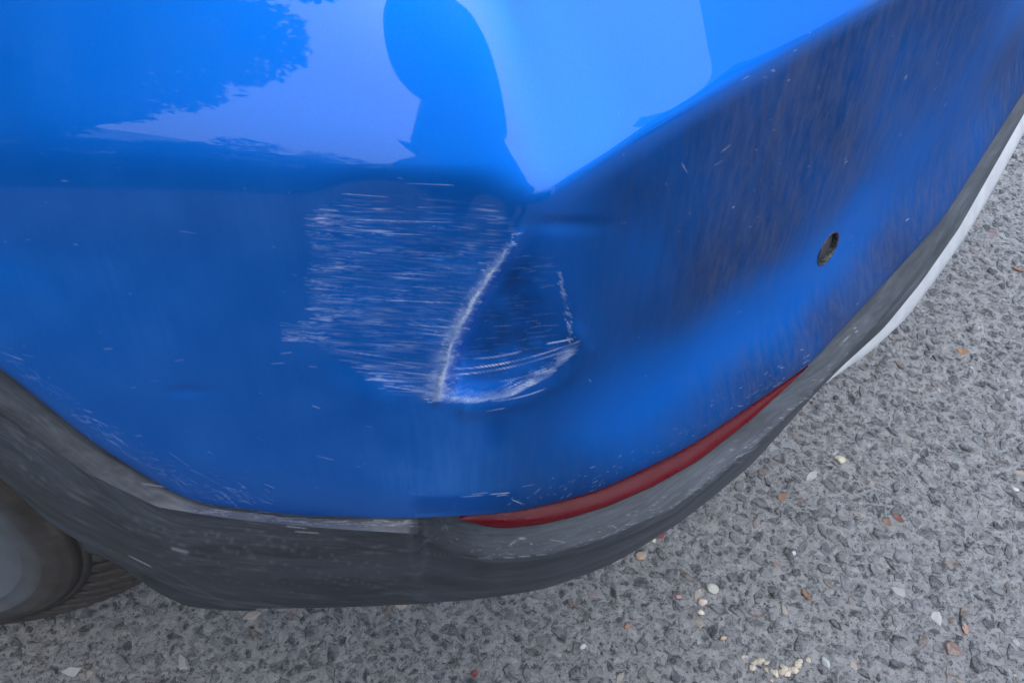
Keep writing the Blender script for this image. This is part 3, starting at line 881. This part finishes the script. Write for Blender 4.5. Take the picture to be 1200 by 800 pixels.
# ---- wheel housing and underside
al = np.linspace(R(-25), R(205), 60)
WH = np.array([[(-.735 + r * math.cos(x), y, max(.30, .33 + r * math.sin(x))) for x in al] for r, y in ((.425, .318), (.43, .36), (.43, .70), (.02, .70))])
Q_k = [5.15, 5.45, 5.8, 6.2, 6.6, 6.9]
Q_p = [at(96, 645, y=.300), at(135, 658, y=.300), at(181, 692, y=.300), at(218, 710, y=.299), at(262, 715, y=.297), at(292, 713, y=.293)]
Ql = along(Q_k, Q_p, .005)
lk = k2q(np.linspace(5.15, 6.9, 60))
pk5 = lambda A: np.stack([np.interp(lk, q, A[:, c]) for c in range(3)], 1)
K5, Q5, N5 = pk5(Kl), pk5(Ql), pk5(Nn)
me = grid_mesh('arch_liner_edge', np.array([K5 - N5 * .006 + Zv * .006, K5 - N5 * .005, K5 * .5 + Q5 * .5 + N5 * .002, Q5, Q5 - N5 * .006 - Zv * .001, Q5 - N5 * .06]))
me.attributes.new('scratch', 'FLOAT', 'POINT')
add_uv(me, np.stack([np.broadcast_to(lk[None], (6, 60)), np.broadcast_to(np.linspace(0, .03, 6)[:, None], (6, 60))], -1))
part('arch_liner_edge', me, M['plastic'])
part('wheel_housing', grid_mesh('wheel_housing', WH), M['liner'])
ub = []
inn = pick2(Kl)[ck > 6.9]
nn2 = pick2(Nn)[ck > 6.9]
r1 = inn - nn2 * .06 + Zv * .008
UBm = np.array([r1, np.stack([r1[:, 0] * .8 - .06, r1[:, 1] * .8 + .30, np.full(len(r1), .34)], 1), np.stack([np.full(len(r1), -.32), np.linspace(.75, 1.5, len(r1)), np.full(len(r1), .33)], 1)])
part('underbody', grid_mesh('underbody', UBm), M['liner'])

# ---- rest of the body: shelf behind the bumper skin, quarter panel, tailgate, glass
top_in = pick(rows[0])[::6]
Nt = Nu[::6]
side_w = np.clip(-Nt[:, 1], 0, 1)[:, None]
up1 = top_in - Nt * .01 + Zv * (.02)
up2 = top_in + Zv * .16 + Nt * .10 * side_w
up3 = top_in + Zv * .24 + Nt * .085 * side_w - Nt * .01
gl0 = up3 - Nt * .03 + Zv * .012
gl1 = up3 - Nt * .20 + Zv * .36
rf = gl1 - Nt * .06 + Zv * .06
rf2 = rf * np.array([.5, .3, 1]) + np.array([-.8, .95, .02])
body = part('body_panel', grid_mesh('body_panel', np.array([top_in, up1, up2, up3, gl0])), M['paint_plain'])
part('window_glass', grid_mesh('window_glass', np.array([gl0, gl1])), M['glass'])
part('roof', grid_mesh('roof', np.array([gl1, rf, rf2])), M['paint_plain'])

# ------------------------------------------------------------------ asphalt stones
def under_car(p):
    d = (Kl[::20, 0] - p[0]) ** 2 + (Kl[::20, 1] - p[1]) ** 2
    i = int(np.argmin(d)) * 20
    return (p[0] - Kl[i, 0]) * Nn[i, 0] + (p[1] - Kl[i, 1]) * Nn[i, 1] < -.16
TONES = [((.014, .018, .022), .40), ((.030, .036, .042), .34), ((.070, .078, .085), .18), ((.20, .20, .196), .04), ((.09, .066, .052), .06),
         ((.16, .09, .066), .010), ((.30, .25, .20), .02), ((.15, .08, .08), .005), ((.36, .36, .345), .008), ((.045, .050, .056), .10)]
tp_ = np.array([w for _, w in TONES]); tp_ /= tp_.sum()
def stone_geo(g, n):
    """A chip lying flush in the binder: ragged outline, sloping sides, broken flat top."""
    a = np.sort(np.linspace(0, 2 * np.pi, n, False) + g.uniform(-.3, .3, n))
    el = g.uniform(.42, .92)
    rr = g.uniform(.60, 1.15, n)
    x, y = rr * np.cos(a), rr * np.sin(a) * el
    top = .72 + g.uniform(-.12, .12, n)
    tilt = g.normal(0, .18, 2)
    v = [(x[i], y[i], -.35) for i in range(n)]
    v += [(x[i] * top[i], y[i] * top[i], .22 + x[i] * tilt[0] + y[i] * tilt[1] + g.uniform(-.04, .04)) for i in range(n)]
    v.append((g.uniform(-.25, .25), g.uniform(-.2, .2), .27 + g.uniform(-.06, .10)))
    f = [(i, (i + 1) % n, n + (i + 1) % n, n + i) for i in range(n)]
    f += [(n + i, n + (i + 1) % n, 2 * n) for i in range(n)]
    return np.array(v), f
g = np.random.default_rng(5)
shapes = [stone_geo(g, int(g.integers(5, 9))) for _ in range(24)]
cand = []
cell = {}
N_TRY = 70000
xs, ys = g.uniform(-.95, 1.75, N_TRY), g.uniform(.10, 2.0, N_TRY)
rs = np.clip(g.lognormal(math.log(.0060), .50, N_TRY), .0024, .0165)
order = np.argsort(-rs)
for i in order:
    x, y, r = xs[i], ys[i], rs[i]
    ux, uy = proj((x, y, 0))
    if not (-170 < ux < 1370 and -80 < uy < 870):
        continue
    cx, cy = int(x / .012), int(y / .012)
    bad = False
    for ax in (-1, 0, 1):
        for ay in (-1, 0, 1):
            for (x2, y2, r2) in cell.get((cx + ax, cy + ay), ()):
                if (x - x2) ** 2 + (y - y2) ** 2 < (.66 * (r + r2)) ** 2:
                    bad = True
    if bad or under_car((x, y)):
        continue
    cell.setdefault((cx, cy), []).append((x, y, r))
    cand.append((x, y, r, float(ux), float(uy)))
seen = [c for c in cand if 0 < c[3] < 1200 and 0 < c[4] < 800]
def hidden(c):                                            # behind the car as photographed
    k = c[3]
    lim = np.interp(k, [0, 120, 180, 270, 480, 640, 800, 960, 1040, 1100, 1200], [742, 742, 705, 714, 709, 691, 611, 455, 395, 325, 150])
    return c[4] < lim
vis = sorted([c for c in seen if not hidden(c)], key=lambda c: -c[2] / math.hypot(c[1], CAM_Z))
big_set = set(id(c) for c in vis[:300])
base_me = []
for k, (v, f) in enumerate(shapes[:10]):
    m_ = new_mesh('stone', v, f); m_.materials.append(M['stone']); base_me.append(m_)
V, F, T = [], [], []
for c in cand:
    x, y, r = c[:3]
    tone = np.array(TONES[g.choice(len(TONES), p=tp_)][0]) * g.uniform(.8, 1.25)
    an, hz = g.uniform(0, 2 * math.pi), g.uniform(.25, .75)
    if id(c) in big_set:
        o = link('stone', base_me[g.integers(10)], None, gnd)
        o.location = (x, y, 0); o.rotation_euler = (0, 0, an); o.scale = (r, r, r * hz)
        o.color = (*tone, 1)
        continue
    v, f = shapes[g.integers(24)]
    ca, sa = math.cos(an), math.sin(an)
    b = len(V) 
    P_ = np.stack([x + r * (v[:, 0] * ca - v[:, 1] * sa), y + r * (v[:, 0] * sa + v[:, 1] * ca), v[:, 2] * r * hz], 1)
    V.extend(P_.tolist()); F.extend([tuple(i + b for i in ff_) for ff_ in f]); T.extend([(*tone, 1.0)] * len(v))
me = bpy.data.meshes.new('aggregate'); me.from_pydata(V, [], F); me.update()
ca_ = me.color_attributes.new('tone', 'FLOAT_COLOR', 'POINT')
ca_.data.foreach_set('color', np.array(T, np.float32).ravel())
agg = link('aggregate', me, M['aggregate'], gnd)
agg['kind'] = 'stuff'
print('stones', len(cand), 'visible', len(vis))

# ------------------------------------------------------------------ loose bits lying on the asphalt
def lump(name, seed, el=(1, .8, .6), rough=.22, cuts=2):
    """A broken pebble: an icosphere knocked into facets."""
    import bmesh
    bm = bmesh.new(); bmesh.ops.create_icosphere(bm, subdivisions=cuts, radius=1)
    g_ = np.random.default_rng(seed)
    planes = [(lambda d_: d_ / np.linalg.norm(d_))(g_.normal(0, 1, 3)) for _ in range(7)]
    lim = g_.uniform(.55, .9, 7)
    for v in bm.verts:
        p_ = np.array(v.co)
        for n_, l_ in zip(planes, lim):
            dd_ = p_ @ n_
            if dd_ > l_:
                p_ = p_ - n_ * (dd_ - l_)
        p_ = p_ * np.array(el) * (1 + g_.uniform(-rough, rough) * .25)
        v.co = p_
    me = bpy.data.meshes.new(name); bm.to_mesh(me); bm.free()
    me.materials.append(M['pebble'])
    return me
def flake_mesh(name, seed, n=7):
    """A curled scrap of dead leaf with thickness."""
    g_ = np.random.default_rng(seed)
    a_ = np.sort(np.linspace(0, 2 * np.pi, n, False) + g_.uniform(-.25, .25, n)); r_ = g_.uniform(.7, 1.1, n)
    x_, y_ = r_ * np.cos(a_), .5 * r_ * np.sin(a_)
    zt = .35 * x_ ** 2 + .5 * y_ + .15
    v = [(x_[i], y_[i], zt[i]) for i in range(n)] + [(x_[i], y_[i], zt[i] - .08) for i in range(n)] + [(0, 0, .12), (0, 0, .04)]
    f = [(i, (i + 1) % n, 2 * n) for i in range(n)] + [(n + (i + 1) % n, n + i, 2 * n + 1) for i in range(n)] + [(i, n + i, n + (i + 1) % n, (i + 1) % n) for i in range(n)]
    me = new_mesh(name, v, f); me.materials.append(M['pebble'])
    return me
LOOSE = [  # px, py, half size (m), kind, colour, label
    (752, 651, .0125, 'p', (.52, .40, .29), 'large tan angular stone beside the lower edge of the bumper'),
    (765, 632, .0070, 'p', (.62, .58, .48), 'small cream pebble just above the large tan stone'),
    (775, 627, .0080, 'f', (.24, .03, .035), 'dark red scrap next to the small cream pebble near the bumper'),
    (835, 689, .0125, 'p', (.52, .52, .46), 'pale grey stone, uppermost of the cluster of three light stones'),
    (824, 705, .0095, 'p', (.72, .60, .52), 'pinkish white pebble in the middle of the cluster of three light stones'),
    (822, 717, .0085, 'p', (.75, .66, .56), 'pinkish white pebble lowest in the cluster of three light stones'),
    (795, 699, .0060, 'p', (.60, .32, .30), 'tiny pink pebble left of the cluster of three light stones'),
    (984, 538, .0120, 'p', (.64, .60, .45), 'smooth cream oval pebble lying alone on the open asphalt'),
    (945, 696, .0105, 'f', (.27, .13, .07), 'upright orange leaf scrap right of the cluster of light stones'),
    (917, 581, .0095, 'f', (.25, .12, .07), 'orange brown leaf scrap between the bumper and the cream oval pebble'),
    (1053, 606, .0090, 'f', (.20, .08, .055), 'rust red scrap to the right below the cream oval pebble'),
    (1040, 611, .0080, 'f', (.26, .15, .10), 'dull brown scrap touching the rust red scrap'),
    (1128, 411, .0120, 'f', (.32, .17, .08), 'brown leaf scrap on the asphalt beside the pale skid plate'),
    (1194, 315, .0130, 'f', (.33, .13, .06), 'thin rust coloured sliver at the right edge of the picture'),
    (930, 648, .0065, 'p', (.66, .68, .66), 'small white pebble alone above the orange leaf scrap'),
    (968, 775, .0110, 'p', (.52, .56, .56), 'pale bluish grey chip right of the crumbled mortar'),
    (848, 747, .0060, 'p', (.58, .42, .30), 'tiny tan pebble above the crumbled mortar'),
    (735, 733, .0070, 'p', (.44, .20, .15), 'small brick red chip on the asphalt below the bumper'),
    (1132, 736, .0110, 'f', (.40, .24, .17), 'flat pinkish brown scrap near the lower right corner'),
    (1190, 573, .0075, 'p', (.68, .68, .66), 'small white pebble near the right edge halfway down'),
    (683, 757, .0065, 'p', (.66, .66, .64), 'small white chip on the asphalt near the bottom middle'),
    (556, 788, .0075, 'p', (.24, .05, .05), 'small dark red chip at the bottom edge below the bumper'),
]
for i_, (px, py, hs, kd, cl_, lab) in enumerate(LOOSE):
    p_ = at(px, py, z=hs * .3)
    if kd == 'p':
        o = link('pebble', lump('pebble', 40 + i_, (1, random.uniform(.65, .9), random.uniform(.5, .7))))
        o.scale = (hs * .74,) * 3; o.location = (p_[0], p_[1], hs * .26)
        tag(o, lab, 'pebble', 'loose pebbles on the asphalt')
    else:
        o = link('leaf_scrap', flake_mesh('leaf_scrap', 80 + i_))
        o.scale = (hs, hs, hs * .8); o.location = (p_[0], p_[1], .0006)
        tag(o, lab, 'leaf scrap', 'leaf scraps on the asphalt')
    o.rotation_euler = (random.uniform(-.2, .2) * (kd == 'p'), random.uniform(-.2, .2) * (kd == 'p'), random.uniform(0, 6.28))
    o.color = (*cl_, 1)

crumb_me = [lump('mortar_crumb', 200 + k_, (1, .85, .6), .5, 1) for k_ in range(4)]
gc = np.random.default_rng(77)
for k_ in range(26):
    cx_, cy_ = ((890, 776), (925, 788), (905, 786), (935, 780))[k_ % 4]
    p_ = at(cx_ + gc.normal(0, 9), cy_ + gc.normal(0, 6), z=0)
    o = link('mortar_crumb', crumb_me[k_ % 4])
    r_ = gc.uniform(.0025, .0075)
    o.location = (p_[0], p_[1], r_ * .25); o.scale = (r_, r_, r_); o.rotation_euler = (0, 0, gc.uniform(0, 6.28))
    cc = gc.uniform(.75, 1.1)
    o.color = (.60 * cc, .53 * cc, .42 * cc, 1)
    tag(o, 'pale crumb of mortar in the scatter at the bottom edge of the picture', 'mortar crumb', 'mortar crumbs at the bottom edge')

# ------------------------------------------------------------------ the photographer, mirrored in the paint
t = NT('jacket'); n = t.noise(60, 5, 0.6)
t.set(Base_Color=t.ramp(n, [(.3, (.018, .020, .026)), (.7, (.035, .038, .048))]), Roughness=.85); M['jacket'] = t.m
t = NT('trousers'); t.set(Base_Color=(.03, .04, .07), Roughness=.9); M['trousers'] = t.m
t = NT('skin'); t.set(Base_Color=(.45, .26, .18), Roughness=.55, Subsurface_Weight=.05); M['skin'] = t.m
t = NT('hair'); t.set(Base_Color=(.02, .014, .010), Roughness=.6); M['hair'] = t.m
t = NT('shoe'); t.set(Base_Color=(.02, .02, .02), Roughness=.6); M['shoe'] = t.m

def skinned(name, verts, edges, subdiv=1):
    """verts: (x, y, z, rx, ry); grown into one surface. Returns a mesh."""
    me = bpy.data.meshes.new(name)
    me.from_pydata([v[:3] for v in verts], edges, []); me.update()
    o = bpy.data.objects.new(name, me); COL.objects.link(o)
    o.modifiers.new('skin', 'SKIN')
    for i, v in enumerate(verts):
        me.skin_vertices[0].data[i].radius = v[3:5]
    me.skin_vertices[0].data[0].use_root = True
    sb = o.modifiers.new('sub', 'SUBSURF'); sb.levels = sb.render_levels = subdiv
    dg = bpy.context.evaluated_depsgraph_get()
    out = bpy.data.meshes.new_from_object(o.evaluated_get(dg))
    bpy.data.objects.remove(o)
    out.materials.clear()
    smooth(out)
    return out
PXo, PYo = .03, -.40
hv = [(PXo, PYo, .93, .155, .11), (PXo + .01, PYo + .05, 1.07, .125, .11), (PXo + .02, PYo + .14, 1.20, .125, .12), (PXo + .03, PYo + .23, 1.29, .10, .085), (PXo + .03, PYo + .31, 1.36, .055, .055),
      (PXo + .035, PYo + .36, 1.39, .060, .065), (PXo + .04, PYo + .41, 1.42, .075, .092), (PXo + .045, PYo + .45, 1.47, .080, .095), (PXo + .045, PYo + .46, 1.52, .055, .065)]
he = [(0, 1), (1, 2), (2, 3), (3, 4), (4, 5), (5, 6), (6, 7), (7, 8)]
fw, upv = np.array([0, CP, -SP]), np.array([0, SP, CP])
ph_c = np.array([0, 0, CAM_Z]) + np.array([.045, 0, 0]) - upv * .018 - fw * .0075
fing = []
for sx in (-1, 1):
    b = len(hv)
    wr = ph_c + np.array([sx * .115, 0, 0]) - upv * .045 - fw * .035
    hand = ph_c + np.array([sx * .092, 0, 0]) - upv * .02 - fw * .022
    hv += [(PXo + sx * .105 + (.02 if sx > 0 else .06), PYo + .19 + sx * .05, 1.265, .060, .060), (PXo + sx * .125 + (.02 if sx > 0 else .06), PYo + .16 + sx * .03, 1.09, .054, .052), (PXo + sx * .13 + (.02 if sx > 0 else .05), PYo + .19, .93, .046, .044),
           (PXo + sx * .13 + .02, PYo + .32, .98, .038, .036), (wr[0], wr[1], wr[2], .026, .024), (hand[0], hand[1], hand[2], .020, .038)]
    he += [(3, b), (b, b + 1), (b + 1, b + 2), (b + 2, b + 3), (b + 3, b + 4), (b + 4, b + 5)]
    for k in range(4):                                    # fingers wrap behind and over the long edges
        o_ = ph_c + np.array([sx * (.084 - .0), 0, 0]) + upv * (.026 - .019 * k) - fw * .020
        p1 = o_ + np.array([sx * .012, 0, 0]) + fw * .016
        p2 = p1 + np.array([-sx * .014, 0, 0]) + fw * .008
        fing.append((k, sx, hand, o_, p1, p2))
    th = ph_c + np.array([sx * .080, 0, 0]) - upv * .042 - fw * .022
    fing.append((9, sx, hand, th, th + np.array([-sx * .02, 0, 0]) + upv * .012 - fw * .004, th + np.array([-sx * .036, 0, 0]) + upv * .018 - fw * .001))
    l = len(hv)
    hv += [(PXo + sx * .10, PYo, .86, .095, .095), (PXo + sx * .11, PYo + .03, .50, .062, .065), (PXo + sx * .115, PYo - .02, .27, .055, .058), (PXo + sx * .12, PYo - .02, .09, .040, .042),
           (PXo + sx * .125, PYo + .06, .05, .042, .040), (PXo + sx * .13, PYo + .16, .035, .040, .030)]
    he += [(0, l), (l, l + 1), (l + 1, l + 2), (l + 2, l + 3), (l + 3, l + 4), (l + 4, l + 5)]
    for (k, s_, h0, a_, b_, c_) in fing[-5:]:
        i = len(hv)
        rr = .0085 if k == 9 else .0078 - .0005 * k
        hv += [(*a_, rr + .001, rr + .001), (*b_, rr, rr), (*c_, rr - .001, rr - .001)]
        he += [(b + 5, i), (i, i + 1), (i + 1, i + 2)]
pme = skinned('person', [tuple(map(float, v)) for v in hv], he)
for m_ in ('jacket', 'trousers', 'skin', 'shoe'):
    pme.materials.append(M[m_])
for p in pme.polygons:
    c_ = p.center
    near_hand = math.hypot(c_[1] - ph_c[1], c_[2] - ph_c[2]) < .085 and abs(c_[0] - ph_c[0]) < .125
    p.material_index = 3 if c_.z < .085 else 1 if c_.z < .92 else 2 if (c_.z > 1.355 and c_.y > PYo + .30 and abs(c_.x - PXo) < .13) or near_hand else 0
person = link('person', pme)
tag(person, 'person in dark jacket leaning over to photograph the dent, mirrored in the paint', 'person')
hd = skinned('hair', [(PXo + .035, PYo + .28, 1.30, .120, .070), (PXo + .04, PYo + .33, 1.36, .142, .090), (PXo + .05, PYo + .37, 1.43, .148, .112), (PXo + .055, PYo + .42, 1.50, .135, .112), (PXo + .05, PYo + .45, 1.57, .075, .08)],
             [(0, 1), (1, 2), (2, 3), (3, 4)], 2)
link('hair', hd, M['hair'], person)
V, F = [], []
for sx in (-.03, .03):                                    # eyes
    pass
nose = skinned('nose', [(PXo + .045, PYo + .525, 1.44, .009, .008), (PXo + .045, PYo + .53, 1.415, .013, .011)], [(0, 1)], 1)
link('nose', nose, M['skin'], person)

t = NT('phone_case'); t.set(Base_Color=(.012, .012, .014), Roughness=.35); M['phone'] = t.m
hw, hh, hd_ = .078, .0385, .0042
V = []
for d_ in (-hd_, hd_):
    for (a_, b_) in ((-hw + .008, -hh), (hw - .008, -hh), (hw, -hh + .008), (hw, hh - .008), (hw - .008, hh), (-hw + .008, hh), (-hw, hh - .008), (-hw, -hh + .008)):
        V.append(tuple(ph_c - fw * .001 + np.array([a_, 0, 0]) + upv * b_ + fw * d_))
F = [tuple(range(8)), tuple(range(15, 7, -1))] + [(i, (i + 1) % 8, 8 + (i + 1) % 8, 8 + i) for i in range(8)]
phone = link('mobile_phone', new_mesh('mobile_phone', V, F), M['phone'])
tag(phone, 'dark mobile phone held out sideways in both hands of the person', 'phone')

# ------------------------------------------------------------------ trees and a house around, seen only in the paint
t = NT('bark'); n = t.noise(14, 6, .7, t.scale(t.coord(), (1, 1, .25)))
t.set(Base_Color=t.ramp(n, [(.3, (.05, .04, .03)), (.7, (.16, .13, .10))]), Roughness=.9, Normal=t.bump(n, .8, .02)); M['bark'] = t.m
t = NT('leaves'); oi = t.node('ShaderNodeObjectInfo'); n = t.noise(3, 3, .6)
t.set(Base_Color=t.ramp(n, [(.3, (.028, .060, .018)), (.7, (.075, .120, .032))]), Roughness=.6); M['leaves'] = t.m

def tree(x, y, h, cr, cz, n_leaf, seed, label):
    g_ = np.random.default_rng(seed)
    root = empty('tree', (x, y, 0))
    tag(root, label, 'tree', 'trees around the parking place')
    vs = [(0, 0, -.05, .20 * h / 8, .20 * h / 8), (.05, .03, h * .22, .15 * h / 8, .15 * h / 8), (0, .08, h * .42, .11 * h / 8, .11 * h / 8), (.1, 0, h * .65, .06 * h / 8, .06 * h / 8), (.05, .05, h * .88, .02, .02)]
    es = [(0, 1), (1, 2), (2, 3), (3, 4)]
    tips = [(.05, .05, h * .88)]
    for k in range(11):
        j = 2 if k < 6 else 3
        a_ = k * 2.4 + g_.uniform(-.4, .4); l_ = cr * g_.uniform(.55, .95); b0 = vs[j]
        z0 = b0[2] + g_.uniform(.0, .1)
        m1 = (b0[0] + .5 * l_ * math.cos(a_), b0[1] + .5 * l_ * math.sin(a_), z0 + .35 * l_)
        m2 = (b0[0] + l_ * math.cos(a_), b0[1] + l_ * math.sin(a_), z0 + g_.uniform(.2, .8) * l_)
        i = len(vs)
        vs += [(*m1, .05 * h / 8, .05 * h / 8), (*m2, .015, .015)]
        es += [(j, i), (i, i + 1)]
        tips += [m1, m2]
    link('trunk', skinned('trunk', vs, es), M['bark'], root)
    cl = []
    for k in range(46):
        d_ = g_.normal(0, 1, 3); d_ /= np.linalg.norm(d_)
        p_ = np.array([0, 0, cz]) + d_ * np.array([cr, cr, (h - cz)]) * g_.uniform(.35, 1.0)
        if k % 3 == 0:
            p_ = np.array(tips[g_.integers(len(tips))])
        cl.append((p_, g_.uniform(.30, .62) * cr * .55))
    idx = g_.integers(len(cl), size=n_leaf)
    cen = np.array([cl[i][0] for i in idx]); rad_ = np.array([cl[i][1] for i in idx])
    dd = g_.normal(0, 1, (n_leaf, 3)); dd /= np.linalg.norm(dd, axis=1, keepdims=True)
    pos = cen + dd * (rad_ * g_.uniform(.3, 1, n_leaf) ** .5)[:, None]
    a1 = g_.normal(0, 1, (n_leaf, 3)); a1 /= np.linalg.norm(a1, axis=1, keepdims=True)
    a2 = np.cross(a1, g_.normal(0, 1, (n_leaf, 3))); a2 /= np.linalg.norm(a2, axis=1, keepdims=True)
    sz = g_.uniform(.035, .075, n_leaf)[:, None]
    P_ = np.stack([pos - a1 * sz, pos + a2 * sz * .5, pos + a1 * sz, pos - a2 * sz * .5], 1)
    me = bpy.data.meshes.new('crown')
    me.from_pydata(P_.reshape(-1, 3).tolist(), [], np.arange(n_leaf * 4).reshape(-1, 4).tolist()); me.update()
    link('crown', me, M['leaves'], root)
    return root
tree(-2.75, -1.35, 6.6, 2.3, 3.5, 85000, 1, 'broad leafy tree left of the photographer, darkening the left of the paint')
tree(7.2, 4.2, 5.4, 1.9, 3.0, 24000, 2, 'leafy tree standing behind the car on the right')
for k_, (az_, ds_, h_) in enumerate([(-98, 7.6, 4.4), (-118, 7.4, 4.2), (-136, 7.6, 4.6), (-150, 7.2, 4.0), (-164, 7.6, 4.3), (-179, 8.0, 4.4), (167, 8.0, 4.2)]):
    tree(ds_ * math.sin(R(az_)), ds_ * math.cos(R(az_)), h_, 1.7, h_ * .52, 13000, 30 + k_, 'low leafy tree in the row behind the photographer, mirrored above the dent')

# ------------------------------------------------------------------ a house across the yard, mirrored low in the paint
t = NT('house_wall'); n = t.noise(6, 6, .7)
t.set(Base_Color=t.ramp(n, [(.3, (.42, .26, .19)), (.7, (.55, .37, .28))]), Roughness=.9); M['house_wall'] = t.m
t = NT('house_roof'); n = t.noise(8, 5, .6); t.set(Base_Color=t.ramp(n, [(.3, (.08, .055, .045)), (.7, (.15, .10, .08))]), Roughness=.85); M['house_roof'] = t.m
t = NT('white_frame'); t.set(Base_Color=(.75, .75, .73), Roughness=.5); M['white_frame'] = t.m
def box(name, c, sz, mat, parent):
    x, y, z = c; a_, b_, d_ = sz[0] / 2, sz[1] / 2, sz[2] / 2
    v = [(x + i * a_, y + j * b_, z + k * d_) for i in (-1, 1) for j in (-1, 1) for k in (-1, 1)]
    return link(name, new_mesh(name, v, [(0, 1, 3, 2), (4, 6, 7, 5), (0, 4, 5, 1), (2, 3, 7, 6), (0, 2, 6, 4), (1, 5, 7, 3)]), mat, parent)
house = empty('house', (11.0, -3.6, 0)); house.rotation_euler = (0, 0, R(100))
tag(house, 'pinkish brick house with dark gabled roof across the yard', 'house')
box('wall', (0, 0, 2.6), (9, 7, 5.2), M['house_wall'], house)
V = [(-4.9, -3.9, 5.1), (4.9, -3.9, 5.1), (4.9, 3.9, 5.1), (-4.9, 3.9, 5.1), (-4.9, 0, 7.6), (4.9, 0, 7.6)]
rf_ = link('roof', new_mesh('roof', V, [(0, 1, 5, 4), (2, 3, 4, 5), (0, 4, 3), (1, 2, 5), (0, 3, 2, 1)]), M['house_roof'], house)
box('chimney', (2.5, .8, 7.4), (.7, .7, 1.6), M['house_wall'], rf_)
for wx in (-3.0, -.9, 2.6):
    for wz in (1.5, 3.9):
        if wx == -.9 and wz == 1.5:
            continue
        for fy, sg in ((-3.53, -1), (3.53, 1)):
            w_ = box('window', (wx, fy, wz), (1.3, .10, 1.4), M['white_frame'], house)
            box('pane', (wx, fy + sg * .04, wz), (1.14, .06, 1.24), M['glass'], w_)
d_ = box('door', (-.9, -3.53, 1.05), (1.0, .10, 2.1), M['white_frame'], house)
box('handle', (-.55, -3.60, 1.05), (.12, .05, .03), M['alloy'], d_)

# ------------------------------------------------------------------ unseen hedge, added to close the sky gap under the trees
gh = np.random.default_rng(91)
added_hedge = empty('added_hedge', (-1.5, -5.6, 0))
tag(added_hedge, 'long green hedge added out of view to close the sky gap under the low trees', 'added_hedge')
nl = 60000
hp = np.stack([gh.uniform(-6.5, 5.5, nl), gh.normal(0, .28, nl), gh.uniform(0, 1, nl) ** .8 * 2.1], 1)
hp[:, 1] += .9 * np.sin(hp[:, 0] * .25)
a1 = gh.normal(0, 1, (nl, 3)); a1 /= np.linalg.norm(a1, axis=1, keepdims=True)
a2 = np.cross(a1, gh.normal(0, 1, (nl, 3))); a2 /= np.linalg.norm(a2, axis=1, keepdims=True)
hz_ = gh.uniform(.04, .07, nl)[:, None]
Ph = np.stack([hp - a1 * hz_, hp + a2 * hz_ * .55, hp + a1 * hz_, hp - a2 * hz_ * .55], 1)
me = bpy.data.meshes.new('foliage')
me.from_pydata(Ph.reshape(-1, 3).tolist(), [], np.arange(nl * 4).reshape(-1, 4).tolist()); me.update()
link('foliage', me, M['leaves'], added_hedge)
for k_ in range(12):
    x_ = -6 + k_
    link('stem', skinned('stem', [(x_, .9 * math.sin(x_ * .25), 0, .03, .03), (x_ + .05, .9 * math.sin(x_ * .25), .9, .02, .02), (x_ - .08, .9 * math.sin(x_ * .25) + .1, 1.6, .01, .01)], [(0, 1), (1, 2)], 0), M['bark'], added_hedge)
